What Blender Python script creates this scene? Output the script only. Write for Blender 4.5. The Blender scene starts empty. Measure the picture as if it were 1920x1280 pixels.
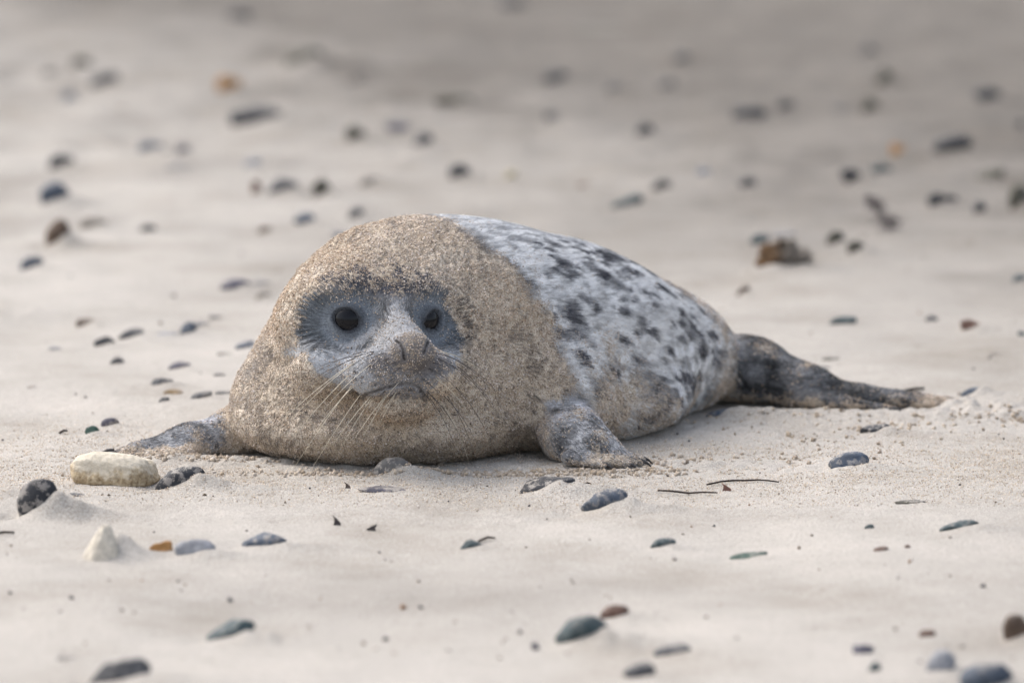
import bpy, bmesh, math, random
import numpy as np
from mathutils import Vector

random.seed(7)
rng = np.random.default_rng(7)
R = math.radians
scene = bpy.context.scene
COL = scene.collection

# ------------------------------------------------------------------ camera
CAM_D, CAM_H, LENS, PITCH = 9.0, 1.425, 216.0, R(7.9)
cam_data = bpy.data.cameras.new('camera')
cam_data.lens = LENS
cam_data.sensor_width = 36.0
cam_data.clip_end = 3000
cam = bpy.data.objects.new('camera', cam_data)
COL.objects.link(cam)
cam.location = (0, -CAM_D, CAM_H)
cam.rotation_euler = (R(90) - PITCH, 0, 0)
cam_data.dof.use_dof = True
cam_data.dof.focus_distance = 8.93
cam_data.dof.aperture_fstop = 3.0
cam_data.dof.aperture_blades = 0
scene.camera = cam

# ------------------------------------------------------------------ sky, sun, exposure
SUN_EL, SUN_AZ = R(52), R(-62)          # azimuth from +Y, positive towards +X
world = bpy.data.worlds.new('World')
scene.world = world
world.use_nodes = True
nt = world.node_tree
bg = nt.nodes['Background']
sky = nt.nodes.new('ShaderNodeTexSky')
sky.sky_type = 'NISHITA'
sky.sun_disc = False
sky.sun_elevation = SUN_EL
sky.sun_rotation = SUN_AZ
sky.air_density = 1.0
sky.dust_density = 4.0
sky.ozone_density = 1.0
cloud = nt.nodes.new('ShaderNodeHueSaturation')        # thin even overcast: the blue washed out of the sky
cloud.inputs['Saturation'].default_value = 0.55
nt.links.new(sky.outputs[0], cloud.inputs['Color'])
nt.links.new(cloud.outputs[0], bg.inputs[0])
bg.inputs[1].default_value = 0.15
sun_data = bpy.data.lights.new('sun', 'SUN')
sun_data.energy = 0.65
sun_data.angle = R(60)
sun_data.color = (1.0, 0.95, 0.88)
sun = bpy.data.objects.new('sun', sun_data)
COL.objects.link(sun)
sd = Vector((math.sin(SUN_AZ) * math.cos(SUN_EL), math.cos(SUN_AZ) * math.cos(SUN_EL), math.sin(SUN_EL)))
sun.rotation_euler = sd.to_track_quat('Z', 'Y').to_euler()
sun.location = sd * 20
scene.view_settings.view_transform = 'Standard'
scene.view_settings.look = 'None'
scene.view_settings.gamma = 1.0
scene.view_settings.exposure = 0.98
scene.view_settings.use_curve_mapping = False
scene.render.engine = 'CYCLES'
scene.cycles.use_denoising = True
scene.cycles.denoiser = 'OPENIMAGEDENOISE'
scene.cycles.denoising_prefilter = 'ACCURATE'
scene.cycles.max_bounces = 6

# ------------------------------------------------------------------ small numeric helpers
def sstep(a, b, x):
    t = np.clip((x - a) / (b - a), 0, 1)
    return t * t * (3 - 2 * t)

def _hash(ix, iy, iz, seed):
    h = (ix.astype(np.uint32) * np.uint32(374761393) + iy.astype(np.uint32) * np.uint32(668265263)
         + iz.astype(np.uint32) * np.uint32(2147483647) + np.uint32(seed * 1274126177 % 4294967296))
    h = (h ^ (h >> np.uint32(13))) * np.uint32(1274126177)
    h = (h ^ (h >> np.uint32(16))) * np.uint32(2246822519)
    h = h ^ (h >> np.uint32(13))
    return h.astype(np.float64) / 4294967295.0

def vnoise(x, y, z=None, seed=0):
    """smooth value noise, about -1..1"""
    x = np.asarray(x, float); y = np.asarray(y, float)
    z = np.zeros_like(x) if z is None else np.asarray(z, float)
    fx, fy, fz = np.floor(x), np.floor(y), np.floor(z)
    ix, iy, iz = fx.astype(np.int64), fy.astype(np.int64), fz.astype(np.int64)
    u, v, w = x - fx, y - fy, z - fz
    u = u * u * u * (u * (u * 6 - 15) + 10); v = v * v * v * (v * (v * 6 - 15) + 10); w = w * w * w * (w * (w * 6 - 15) + 10)
    def c(a, b, d): return _hash(ix + a, iy + b, iz + d, seed)
    x00 = c(0,0,0) * (1-u) + c(1,0,0) * u; x10 = c(0,1,0) * (1-u) + c(1,1,0) * u
    x01 = c(0,0,1) * (1-u) + c(1,0,1) * u; x11 = c(0,1,1) * (1-u) + c(1,1,1) * u
    y0 = x00 * (1-v) + x10 * v; y1 = x01 * (1-v) + x11 * v
    return (y0 * (1-w) + y1 * w) * 2 - 1

def fbm(x, y, z=None, seed=0, octv=3):
    t = 0; a = 1.0; s = 0
    for o in range(octv):
        t = t + a * vnoise(x * 2**o, y * 2**o, None if z is None else z * 2**o, seed + o * 17)
        s += a; a *= 0.5
    return t / s * 1.4

PXM = 36.0 / 1920 / LENS                  # tangent per photo pixel
def ray(px, py):
    a = PITCH + math.atan((py - 640) * PXM)
    return (px - 960) * PXM / math.cos(math.atan((py - 640) * PXM)), a

# ------------------------------------------------------------------ object helpers
def link(o, parent=None):
    COL.objects.link(o)
    if parent is not None:
        o.parent = parent
    return o

def tag(o, label=None, cat=None, group=None, kind=None):
    if label: o['label'] = label
    if cat: o['category'] = cat
    if group: o['group'] = group
    if kind: o['kind'] = kind
    return o

def mesh_np(name, V, F, mats=(), smooth=True):
    """V (n,3); F (m,k) array of equal-sized polygons"""
    me = bpy.data.meshes.new(name)
    V = np.asarray(V, np.float32); F = np.asarray(F, np.int32)
    me.vertices.add(len(V)); me.vertices.foreach_set('co', V.ravel())
    m, k = F.shape
    me.loops.add(m * k); me.loops.foreach_set('vertex_index', F.ravel())
    me.polygons.add(m)
    me.polygons.foreach_set('loop_start', np.arange(0, m * k, k, dtype=np.int32))
    me.polygons.foreach_set('loop_total', np.full(m, k, np.int32))
    me.polygons.foreach_set('use_smooth', np.full(m, smooth, bool))
    me.update(calc_edges=True); me.validate()
    for mt in mats: me.materials.append(mt)
    return me

def set_attr(me, name, arr, typ='FLOAT', dom='POINT'):
    a = me.attributes.new(name, typ, dom)
    if typ == 'FLOAT_COLOR':
        c = np.ones((len(arr), 4), np.float32); c[:, :3] = arr
        a.data.foreach_set('color', c.ravel())
    else:
        a.data.foreach_set('value', np.asarray(arr, np.float32).ravel())

# ------------------------------------------------------------------ materials
def new_mat(name):
    m = bpy.data.materials.new(name); m.use_nodes = True
    t = m.node_tree
    return m, t, t.nodes['Principled BSDF']

def nd(t, typ, **kw):
    n = t.nodes.new(typ)
    for k, v in kw.items():
        if k in n.inputs.keys() if hasattr(n.inputs, 'keys') else False:
            n.inputs[k].default_value = v
        else:
            setattr(n, k, v)
    return n

def noise_node(t, coord, scale, detail=2.0, rough=0.5):
    n = t.nodes.new('ShaderNodeTexNoise')
    n.inputs['Scale'].default_value = scale
    n.inputs['Detail'].default_value = detail
    n.inputs['Roughness'].default_value = rough
    t.links.new(coord, n.inputs['Vector'])
    return n.outputs['Fac']

def ramp(t, fac, stops):
    n = t.nodes.new('ShaderNodeValToRGB')
    e = n.color_ramp.elements
    e[0].position, e[0].color = stops[0][0], (*stops[0][1], 1)
    e[1].position, e[1].color = stops[-1][0], (*stops[-1][1], 1)
    for p, c in stops[1:-1]:
        x = e.new(p); x.color = (*c, 1)
    t.links.new(fac, n.inputs[0])
    return n.outputs[0]

def mixc(t, fac, a, b, mode='MIX'):
    n = t.nodes.new('ShaderNodeMix'); n.data_type = 'RGBA'; n.blend_type = mode
    for sock, v in ((n.inputs[0], fac), (n.inputs[6], a), (n.inputs[7], b)):
        if hasattr(v, 'links'): t.links.new(v, sock)
        else: sock.default_value = v if isinstance(v, float) else (*v, 1)
    return n.outputs[2]

def math_n(t, op, a, b=0.0, clamp=False):
    n = t.nodes.new('ShaderNodeMath'); n.operation = op; n.use_clamp = clamp
    for sock, v in ((n.inputs[0], a), (n.inputs[1], b)):
        if hasattr(v, 'links'): t.links.new(v, sock)
        else: sock.default_value = v
    return n.outputs[0]

def mrange(t, v, a, b, c=0.0, d=1.0):
    n = t.nodes.new('ShaderNodeMapRange'); n.interpolation_type = 'SMOOTHSTEP'
    t.links.new(v, n.inputs[0])
    for i, x in enumerate((a, b, c, d)): n.inputs[i + 1].default_value = x
    return n.outputs[0]

def bump(t, bsdf, h, strength, dist, prev=None):
    n = t.nodes.new('ShaderNodeBump')
    n.inputs['Strength'].default_value = strength; n.inputs['Distance'].default_value = dist
    t.links.new(h, n.inputs['Height'])
    if prev is not None: t.links.new(prev, n.inputs['Normal'])
    t.links.new(n.outputs[0], bsdf.inputs['Normal'])
    return n.outputs[0]

def attr(t, name, out='Fac'):
    n = t.nodes.new('ShaderNodeAttribute'); n.attribute_name = name
    return n.outputs[out]

def make_sand():
    m, t, b = new_mat('beach_sand')
    co = t.nodes.new('ShaderNodeTexCoord').outputs['Object']
    g1 = noise_node(t, co, 620, 1.0, 0.5)
    g2 = noise_node(t, co, 260, 2.0, 0.6)
    grain = ramp(t, g1, [(0.25, (.242, .217, .188)), (0.45, (.412, .383, .345)), (0.58, (.480, .450, .412)), (0.8, (.67, .65, .615))])
    patch = ramp(t, noise_node(t, co, 3.2, 4.0, 0.62), [(0.3, (.78, .755, .72)), (0.5, (.97, .965, .955)), (0.68, (1.09, 1.08, 1.07))])
    c = mixc(t, 1.0, grain, patch, 'MULTIPLY')
    c = mixc(t, 1.0, c, ramp(t, g2, [(0.3, (.84, .83, .82)), (0.5, (1, 1, 1)), (0.7, (1.12, 1.12, 1.12))]), 'MULTIPLY')
    tone = attr(t, 'sand_dark')
    c = mixc(t, tone, c, mixc(t, 1.0, c, (.38, .37, .36), 'MULTIPLY'))  # darkens the sand colour by the mask painted on the ground
    t.links.new(c, b.inputs['Base Color'])
    b.inputs['Roughness'].default_value = 0.95
    b.inputs['Specular IOR Level'].default_value = 0.15
    n = bump(t, b, g2, 0.55, 0.004)
    bump(t, b, g1, 0.6, 0.0016, n)
    return m

def make_stone():
    """one dark beach-stone material; the stone's own tint is the object colour"""
    m, t, b = new_mat('beach_stone')
    co = t.nodes.new('ShaderNodeTexCoord').outputs['Object']
    oi = t.nodes.new('ShaderNodeObjectInfo')
    tint = oi.outputs['Color']
    n1 = noise_node(t, co, 45, 4.0, 0.65)
    mot = ramp(t, n1, [(0.25, (.45, .45, .47)), (0.5, (.8, .8, .8)), (0.75, (1.5, 1.45, 1.4))])
    c = mixc(t, 1.0, tint, mot, 'MULTIPLY')
    # pale crust of salt and clinging sand in patches
    cr = noise_node(t, co, 75, 3.0, 0.6)
    fine = noise_node(t, co, 700, 1.0)
    crm = mrange(t, math_n(t, 'ADD', cr, math_n(t, 'MULTIPLY', fine, 0.25)), 0.635, 0.70)
    crm = math_n(t, 'MULTIPLY', crm, oi.outputs['Alpha'])
    c = mixc(t, crm, c, (.34, .31, .28))
    geo = t.nodes.new('ShaderNodeNewGeometry')
    sx = t.nodes.new('ShaderNodeSeparateXYZ'); t.links.new(geo.outputs['Normal'], sx.inputs[0])
    dust = mrange(t, math_n(t, 'ADD', math_n(t, 'MULTIPLY', sx.outputs['Z'], .5), math_n(t, 'ADD', math_n(t, 'MULTIPLY', fine, .7), math_n(t, 'MULTIPLY', cr, .5))), 1.06, 1.18)
    c = mixc(t, math_n(t, 'MULTIPLY', dust, .8), c, (.40, .365, .315))
    t.links.new(c, b.inputs['Base Color'])
    b.inputs['Roughness'].default_value = 0.62
    b.inputs['Specular IOR Level'].default_value = 0.4
    n = bump(t, b, n1, 0.4, 0.004)
    bump(t, b, math_n(t, 'ADD', fine, math_n(t, 'MULTIPLY', crm, 1.5)), 0.5, 0.0012, n)
    return m

def make_col_attr(name, rough=0.9, spec=0.2):
    m, t, b = new_mat(name)
    t.links.new(attr(t, 'col', 'Color'), b.inputs['Base Color'])
    b.inputs['Roughness'].default_value = rough
    b.inputs['Specular IOR Level'].default_value = spec
    return m

def make_plain(name, colr, rough=0.8, noise=60.0, spec=0.3, amp=0.5):
    m, t, b = new_mat(name)
    co = t.nodes.new('ShaderNodeTexCoord').outputs['Object']
    n1 = noise_node(t, co, noise, 3.0, 0.6)
    lo = tuple(x * (1 - amp) for x in colr); hi = tuple(x * (1 + amp) for x in colr)
    t.links.new(ramp(t, n1, [(0.3, lo), (0.7, hi)]), b.inputs['Base Color'])
    b.inputs['Roughness'].default_value = rough
    b.inputs['Specular IOR Level'].default_value = spec
    bump(t, b, n1, 0.5, 0.003)
    return m

MAT_SAND, MAT_STONE = make_sand(), make_stone()
MAT_GRAIN = make_col_attr('sand_grain', 0.95, 0.05)

# ------------------------------------------------------------------ what lies on the sand, as seen in the photograph
TINT = dict(k=(.028,.030,.037), d=(.052,.055,.063), b=(.066,.087,.122), g=(.15,.145,.14), p=(.27,.26,.255),
            t=(.050,.078,.085), v=(.095,.090,.120), n=(.110,.070,.045), o=(.46,.23,.07), c=(.22,.13,.035),
            r=(.15,.080,.055), w=(.55,.49,.41), q=(.085,.080,.058), l=(.27,.28,.305), e=(.035,.085,.065), y=(.55,.47,.30),
            s=(.30,.265,.225))
# photo x, y of the centre, width, height, lean (degrees, + = right end up), tint, crust, sand piled against its lee side, label
STONES = [
 (198,150,54,30,4,'d',0,.4,'dark grey round stone far back at the upper left, beside a smaller brown-grey one'),
 (153,116,42,24,-4,'q',0,.3,'brownish grey stone just up and left of the dark round stone at upper left'),
 (94,136,30,16,0,'g',0,.3,'small faint grey stone left of the brownish grey one at the upper left'),
 (131,181,32,20,0,'l',0,.3,'small pale bluish stone below the dark round stone at the upper left'),
 (17,148,46,13,0,'g',0,.4,'flat faint grey stone at the left edge near the top'),
 (428,158,46,34,0,'o',0,.3,'bright orange stone far behind the seal at the upper left'),
 (480,218,112,42,3,'k',0,.4,'largest near-black stone far behind the seal, below the orange one'),
 (568,108,92,40,22,'q',0,.7,'long brown-grey leaning stone on a sand rise near the top, right of the orange one'),
 (279,275,52,24,4,'b',0,.4,'blue-grey oval stone at upper left with a smaller grey stone right beside it'),
 (344,281,32,18,0,'v',0,.3,'small purplish grey stone just right of the blue-grey oval stone'),
 (333,312,44,15,0,'p',0,.4,'flat pale grey stone below the small purplish grey one'),
 (115,305,50,32,12,'k',0,.5,'black stone near the left edge, directly above the blue domed one'),
 (101,366,60,44,10,'b',0,.5,'blue-grey domed stone with a sand tail near the left edge'),
 (480,353,24,26,0,'r',0,.4,'small reddish brown stone touching the left of a dark grey one behind the seal'),
 (530,349,50,32,-6,'d',0,.4,'dark grey stone between a small reddish and a dark olive stone, behind the head'),
 (605,354,36,38,0,'q',0,.5,'upright dark olive stone behind the seal, above and left of its head'),
 (574,411,46,22,6,'b',0,.4,'blue-grey stone left of the top of the seal, under the dark grey one'),
 (474,306,36,18,12,'l',0,.4,'faint pale blue stone between the large near-black stone and the reddish one'),
 (277,428,32,16,0,'d',0,.4,'small grey-green stone right of the pale brown clump at the left'),
 (176,418,52,26,4,'s',0,.5,'pale brown-grey lumpy stone right of the brown peaked clod'),
 (453,27,44,22,0,'g',0,.4,'faint blurred grey stone close to the top edge, above the orange one'),
 (235,202,32,10,0,'s',0,.5,'faint tan half-buried stone below the dark round stone at upper left'),
 (962,5,48,20,0,'d',0,.4,'dark blurred stone cut by the top edge of the picture, mid width'),
 (1137,57,150,17,0,'q',0,.9,'long flat brown streak of a stone near the top, right of centre'),
 (670,148,34,24,0,'s',0,.4,'faint tan-grey stone near the top, left of the wide brown one'),
 (855,188,84,28,-4,'q',0,.6,'wide dark brown stone far behind the top of the seal'),
 (712,198,48,12,10,'s',0,.5,'faint flat tan stone left of the wide dark brown one'),
 (670,250,44,32,-4,'q',0,.4,'dark olive-grey stone left of a blue-grey one, above the seal'),
 (748,239,52,22,0,'v',0,.4,'blue-grey stone in the middle of a row of three above the seal'),
 (795,263,38,26,4,'d',0,.4,'dark grey stone at the lower right end of a row of three above the seal'),
 (1043,146,52,26,6,'d',0,.4,'dark grey stone near the top, right of the wide dark brown one'),
 (1038,217,38,24,0,'g',0,.4,'faint grey stone below the dark grey one near the top middle'),
 (1154,165,46,18,10,'g',0,.5,'faint grey-brown flat stone right of the dark grey one near the top middle'),
 (1250,158,34,20,6,'g',0,.4,'small grey stone up from the lone dark one right of the seal top'),
 (1211,245,38,24,6,'d',0,.4,'small dark stone standing alone far behind the seal back'),
 (862,321,46,36,6,'k',0,.5,'near-black rounded stone right above the highest point of the seal'),
 (956,327,26,18,0,'y',0,.3,'pale yellow shell-like stone right of the near-black rounded one above the seal'),
 (1097,346,32,11,0,'r',0,.5,'small faint brownish stone between the pale yellow one and the teal one'),
 (1178,378,62,25,10,'t',0,.3,'dark teal stone just behind the seal back'),
 (1240,348,38,21,8,'k',0,.4,'small black stone touching above and right of the dark teal one'),
 (669,401,34,24,10,'d',0,.5,'dark grey stone right behind the left shoulder of the seal'),
 (697,340,44,18,0,'s',0,.6,'faint pinkish tan half-buried stone above the seal head'),
 (1278,108,40,24,0,'g',0,.4,'grey blurred stone near the top right of centre'),
 (1406,212,68,29,8,'k',0,.4,'near-black long stone of a pair at upper right'),
 (1471,197,40,22,6,'d',0,.4,'grey stone touching the right end of the near-black long stone'),
 (1660,147,36,28,0,'q',0,.5,'dark brown-grey peaked stone at the upper right'),
 (1633,200,36,26,0,'q',0,.5,'brown-grey stone below the peaked one at the upper right'),
 (1577,203,34,14,0,'g',0,.5,'faint flat grey stone left of the brown-grey one at upper right'),
 (1628,94,34,20,0,'g',0,.4,'faint grey stone highest at the upper right'),
 (1854,178,52,30,4,'d',0,.4,'dark grey oval stone near the right edge, highest there'),
 (1787,270,82,34,6,'k',0,.3,'large slate-black stone at the right, beside a small orange one'),
 (1683,282,32,24,0,'o',0,.4,'small orange stone left of the large slate-black one at the right'),
 (1601,329,36,36,24,'k',0,.4,'very dark steep stone at the left end of a touching pair at right'),
 (1652,318,44,22,-4,'t',0,.5,'teal-grey flat stone at the right end of a touching pair at right'),
 (1403,343,32,20,4,'d',0,.4,'small dark stone alone between the teal stone and the touching pair'),
 (1856,328,64,24,14,'q',0,.3,'olive-dark long tapering stone near the right edge'),
 (1757,376,34,26,4,'d',0,.4,'dark stone forming the left half of a pair right of the feathery weed'),
 (1786,375,30,26,-4,'k',0,.4,'dark stone forming the right half of a pair right of the feathery weed'),
 (1838,390,26,22,0,'d',0,.3,'small round dark grey stone between the pair and the right edge'),
 (1914,374,44,46,10,'q',0,.6,'big brown-black stone cut by the right edge, right of a small round one'),
 (1320,322,32,18,0,'l',0,.4,'faint pale blue stone left of the small lone dark one behind the seal'),
 (1915,235,20,18,0,'g',0,.3,'faint grey stone cut by the right edge, above the slate-black one'),
 (107,441,52,52,0,'n',0,.6,'brown peaked clod with sand banked round it at the left'),
 (60,495,50,26,14,'b',.3,.4,'blue-grey stone below the brown peaked clod at the left edge'),
 (163,604,42,20,4,'n',.2,.6,'small brown stone on a sandy bump in the left middle'),
 (440,534,58,22,4,'v',.2,.4,'purplish grey oval stone left of the seal head'),
 (490,530,34,11,0,'p',.2,.4,'flat pale grey stone touching the right of the purplish oval one'),
 (494,554,30,16,0,'s',.3,.5,'small grey-brown stone below the purplish grey oval one'),
 (193,642,42,20,22,'k',.3,.5,'black slanting stone, left half of a touching pair at the left'),
 (246,627,54,23,10,'d',.3,.5,'dark humped stone, right half of a touching pair at the left'),
 (353,617,40,24,22,'b',.2,.4,'blue steep stone with a pale one touching its left side'),
 (313,627,42,12,4,'l',.2,.4,'pale blue flat stone touching the left of the steep blue one'),
 (379,608,30,14,0,'p',.3,.5,'pale grey stone touching the right of the steep blue one'),
 (408,595,34,9,-6,'g',.3,.5,'thin grey stone left of the seal cheek, above a blue one'),
 (459,647,44,18,6,'b',.3,.5,'dark blue flat stone touching the left outline of the seal neck'),
 (102,653,26,8,6,'l',.2,.3,'tiny pale blue pebble alone near the left edge'),
 (218,677,26,14,14,'d',.4,.3,'small dark grey pebble below the touching pair at the left'),
 (337,685,44,17,2,'v',.3,.5,'blue-purple stone in the sand left of the seal chest'),
 (303,716,46,18,8,'d',.5,.5,'dark green-grey humped stone above the ochre one'),
 (326,734,36,11,0,'c',.1,.2,'ochre yellow flat stone left of the seal chest'),
 (308,749,22,10,10,'d',.3,.2,'tiny dark pebble just below the ochre stone'),
 (377,741,46,15,12,'k',.4,.4,'black stone with a thin one trailing right towards the seal'),
 (421,736,36,8,2,'d',.3,.2,'thin dark stone touching the seal chest outline on the left'),
 (411,702,22,7,0,'g',.4,.2,'tiny grey pebble right of the blue-purple stone'),
 (420,663,32,7,0,'q',.5,.4,'faint olive pebble below the dark blue flat stone'),
 (171,808,34,18,26,'e',.2,.5,'dark green slanting stone left of the front flipper'),
 (205,792,34,18,6,'v',.7,.4,'speckled purple-grey stone resting above the green one'),
 (59,725,18,6,6,'s',.5,.2,'tiny tan pebble alone near the left edge, above the flipper'),
 (500,432,32,14,0,'n',.2,.5,'small brown stone alone left of the seal forehead'),
 (640,440,38,16,8,'b',.1,.3,'blue-grey stone half hidden behind the seal shoulder'),
 (1426,450,40,22,0,'t',.1,.4,'dark teal stone just behind the sandy brown clod at right'),
 (1471,440,48,16,0,'p',.1,.5,'pale grey flat stone touching the right of the dark teal one'),
 (1567,447,34,28,10,'q',.1,.5,'dark brown stone, upper left of a pair right of the clod'),
 (1608,464,38,28,16,'q',.1,.6,'brown-grey stone, lower right of a pair right of the clod'),
 (1394,544,20,20,-30,'n',.1,.4,'small brown upright bit below the sandy clod'),
 (1581,601,52,17,6,'t',.1,.2,'dark green-grey long pebble alone above the hind flipper'),
 (1747,597,24,12,4,'d',.1,.2,'small dark pebble left of the brown domed stone at right'),
 (1819,610,46,23,4,'r',.1,.5,'dark brown domed stone near the right edge'),
 (1911,521,26,16,0,'t',.1,.3,'dark pebble at the right edge, above the brown domed stone'),
 (1916,625,16,9,0,'t',.1,.2,'tiny dark pebble at the right edge, beside the brown domed stone'),
 (1559,672,36,8,2,'q',.5,.3,'thin tan-brown pebble just above the hind flipper'),
 (1544,689,26,7,2,'g',.5,.3,'thin grey pebble right behind the hind flipper'),
 (1871,662,34,7,0,'s',.5,.4,'faint flat tan pebble near the right edge under the brown domed one'),
 (1826,737,46,22,12,'b',.4,.8,'blue-grey stone in churned sand right of the hind flipper tip'),
 (1642,805,60,22,12,'d',.8,.5,'dark speckled stone with sand crust below the hind flipper'),
 (1352,776,66,22,12,'b',.4,.4,'blue-grey stone half buried against the belly of the seal'),
 (338,900,90,38,14,'k',.6,.8,'dark curved stone touching the right end of the large pale stone'),
 (74,941,86,68,30,'k',.6,.72,'large dark mottled stone half buried in a sand mound at the left edge'),
 (150,929,46,8,-10,'d',.4,.2,'thin dark stone trailing right of the large dark mottled one'),
 (304,1027,46,24,0,'o',.1,.4,'orange stone in the foreground touching a pale blue one'),
 (365,1028,74,34,0,'l',.1,.5,'pale blue-grey rounded stone in the foreground touching the orange one'),
 (494,1014,92,28,12,'b',.6,.4,'dark blue slanting stone in the foreground right of the pale blue one'),
 (434,1184,100,38,16,'t',.1,.6,'teal-blue slanting stone alone in the left foreground'),
 (228,1262,118,48,10,'d',.1,.6,'large dark stone at the bottom edge on the left'),
 (124,1233,46,9,0,'g',.1,.3,'flat faint grey stone at lower left above the large dark one'),
 (433,1124,12,9,10,'g',.1,.1,'tiny grey pebble above the teal-blue stone in the foreground'),
 (741,876,70,40,4,'g',.9,.4,'grey crusted peaked stone in sand right under the seal chest'),
 (719,918,84,11,-2,'v',.7,.2,'flat dark purple stone in front of the seal chest'),
 (1020,911,106,30,12,'k',.7,.9,'dark arched stone below the seal right flipper'),
 (1134,941,100,44,14,'b',.35,.6,'large smooth blue-grey stone in front of the right flipper'),
 (885,1020,42,20,0,'t',.1,.4,'small teal stone alone in the middle foreground'),
 (1240,1019,52,20,16,'t',.3,.5,'small dark teal stone with a thin tail right of centre foreground'),
 (1087,1186,106,54,22,'t',.1,.6,'big grey-teal leaning stone low in the middle, under a red-brown one'),
 (1152,1148,58,26,12,'r',.1,.5,'red-brown stone touching the top right of the big grey-teal one'),
 (1004,1211,14,12,0,'v',.1,.1,'tiny purple pebble left of the big grey-teal stone'),
 (1200,1258,62,28,10,'d',.1,.4,'dark grey stone at the bottom edge right of the middle'),
 (1256,1220,74,24,12,'d',.1,.6,'dark lumpy stone up and right of the dark grey one at the bottom'),
 (1589,866,76,30,12,'b',.5,.4,'bright blue-grey stone with sand on top, right of the right flipper'),
 (1705,941,50,11,2,'q',.4,.3,'flat brown-grey pebble below the bright blue-grey stone'),
 (1629,987,18,8,14,'t',.1,.1,'tiny dark pebble left of the long dark teal stone'),
 (1800,985,84,22,16,'t',.3,.5,'long thin dark teal stone at the right side of the foreground'),
 (1651,1029,26,9,10,'r',.3,.3,'tiny reddish pebble, left one of two below the dark pebble'),
 (1701,1024,12,6,0,'r',.3,.1,'tiny reddish pebble, right one of two below the dark pebble'),
 (1404,1042,72,17,10,'e',.4,.5,'green-tipped dark thin stone in the right foreground'),
 (1738,1187,34,15,0,'r',.0,.2,'small dark brown pebble in the lower right'),
 (1907,1180,56,44,6,'n',.1,.6,'brown domed stone cut by the right edge in the foreground'),
 (1614,1217,44,20,6,'v',.0,.2,'slate-blue oval pebble in the lower right foreground'),
 (1638,1251,22,17,0,'t',.0,.4,'small teal pebble below the slate-blue oval one'),
 (1764,1240,60,42,24,'l',.0,.3,'pale lilac rounded stone in the lower right foreground'),
 (1850,1272,100,54,6,'b',.0,.5,'large blue-grey stone at the bottom edge on the right'),
]

# ------------------------------------------------------------------ terrain height
def base_height(x, y):
    x = np.asarray(x, float); y = np.asarray(y, float)
    far = sstep(1.0, 5.0, y); near = 1 - far
    h = 0.007 * fbm(x * 1.9, y * 1.1, seed=3) + 0.0035 * fbm(x * 6, y * 4.2 + x * 1.3, seed=9, octv=2)
    h = h + far * (0.011 * fbm(x * 1.5, y * 0.9, seed=21) + 0.009 * fbm(x * 4.0, y * 3.0, seed=5, octv=3) + 0.0045 * fbm(x * 14, y * 11, seed=6, octv=2))
    keep = 1 - sstep(.75, .35, np.hypot((x - .02) / 1.0, (y - .25) / 1.0)) * .92
    h = h * keep
    big = np.hypot(x, y)
    return h * (1 - .0 * big)

def ground_at(px, py):
    tx, a = ray(px, py)
    z = 0.0
    for _ in range(12):
        d = (CAM_H - z) / math.tan(a)
        y = d - CAM_D
        x = tx * math.hypot(d, CAM_H - z) 
        zn = float(base_height(np.array([x]), np.array([y]))[0])
        z = z * .4 + zn * .6
    return x, y, z, d

MOUNDS = []      # x, y, rx, ry, height, skew
STONE_GEO = []
for (px, py, w, h, lean, tn, crust, md, label) in STONES:
    x, y, z, d = ground_at(px, py + h * .42)
    s = PXM * math.hypot(d, CAM_H)
    coc = 36 * abs(d - 8.82) / d
    wm = max(w - .12 * coc, w * .8) * s; hm = max(h - .10 * coc, h * .8) * s
    dep = wm * .62
    STONE_GEO.append((x, y + dep * .38, z, wm, dep, hm, lean, s))
    if md > .05:
        MOUNDS.append((x + wm * .40, y - dep * .02, wm * .55, dep * .70, hm * (.74 - .18 * md) * md))
        MOUNDS.append((x + wm * .95, y + dep * .15, wm * 1.05, dep * .70, hm * .42 * md))
        MOUNDS.append((x - wm * .62, y + dep * .1, wm * .30, dep * .7, -hm * .16))

EXTRA_MOUNDS = [     # banks pushed up by the seal
 (-.185, -.175, .16, .030, .004), (-.38, -.05, .10, .03, .006), (-.30, -.11, .06, .03, .004),
 (.27, -.05, .05, .02, .006), (.30, .06, .10, .04, .004), (.38, .40, .07, .04, .010), (-.522, -.860, .034, .034, .030), (-.86, 1.62, .10, .09, .014), (-.72, 1.6, .10, .06, .010), (.55, 2.18, .07, .07, .016), (.47, 2.15, .05, .05, .010),
 (.50, .43, .14, .03, .008), (.74, .47, .10, .05, .016), (.80, .40, .16, .025, .012), (.70, .52, .05, .03, .012),
 (-.50, -.035, .05, .03, .010), (.90, .62, .14, .05, .016), (-.72, -.40, .10, .12, .012),
]
ALLM = np.array(MOUNDS + EXTRA_MOUNDS)

def height(x, y):
    h = base_height(x, y)
    sh = h.shape
    hx, xx, yy = h.ravel().copy(), np.asarray(x, float).ravel(), np.asarray(y, float).ravel()
    order = np.argsort(yy); ys = yy[order]
    for mx, my, rx, ry, hh in ALLM:
        a, b = np.searchsorted(ys, (my - 3 * ry, my + 3 * ry))
        idx = order[a:b]
        sub = idx[np.abs(xx[idx] - mx) < 3 * rx]
        if len(sub):
            dx = (xx[sub] - mx) / rx; dy = (yy[sub] - my) / ry
            wob = 1 + .25 * vnoise(xx[sub] * 60, yy[sub] * 40, seed=31)
            hx[sub] += hh * np.exp(-(dx * dx + dy * dy) * 1.3) * wob
    return hx.reshape(sh)

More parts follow.
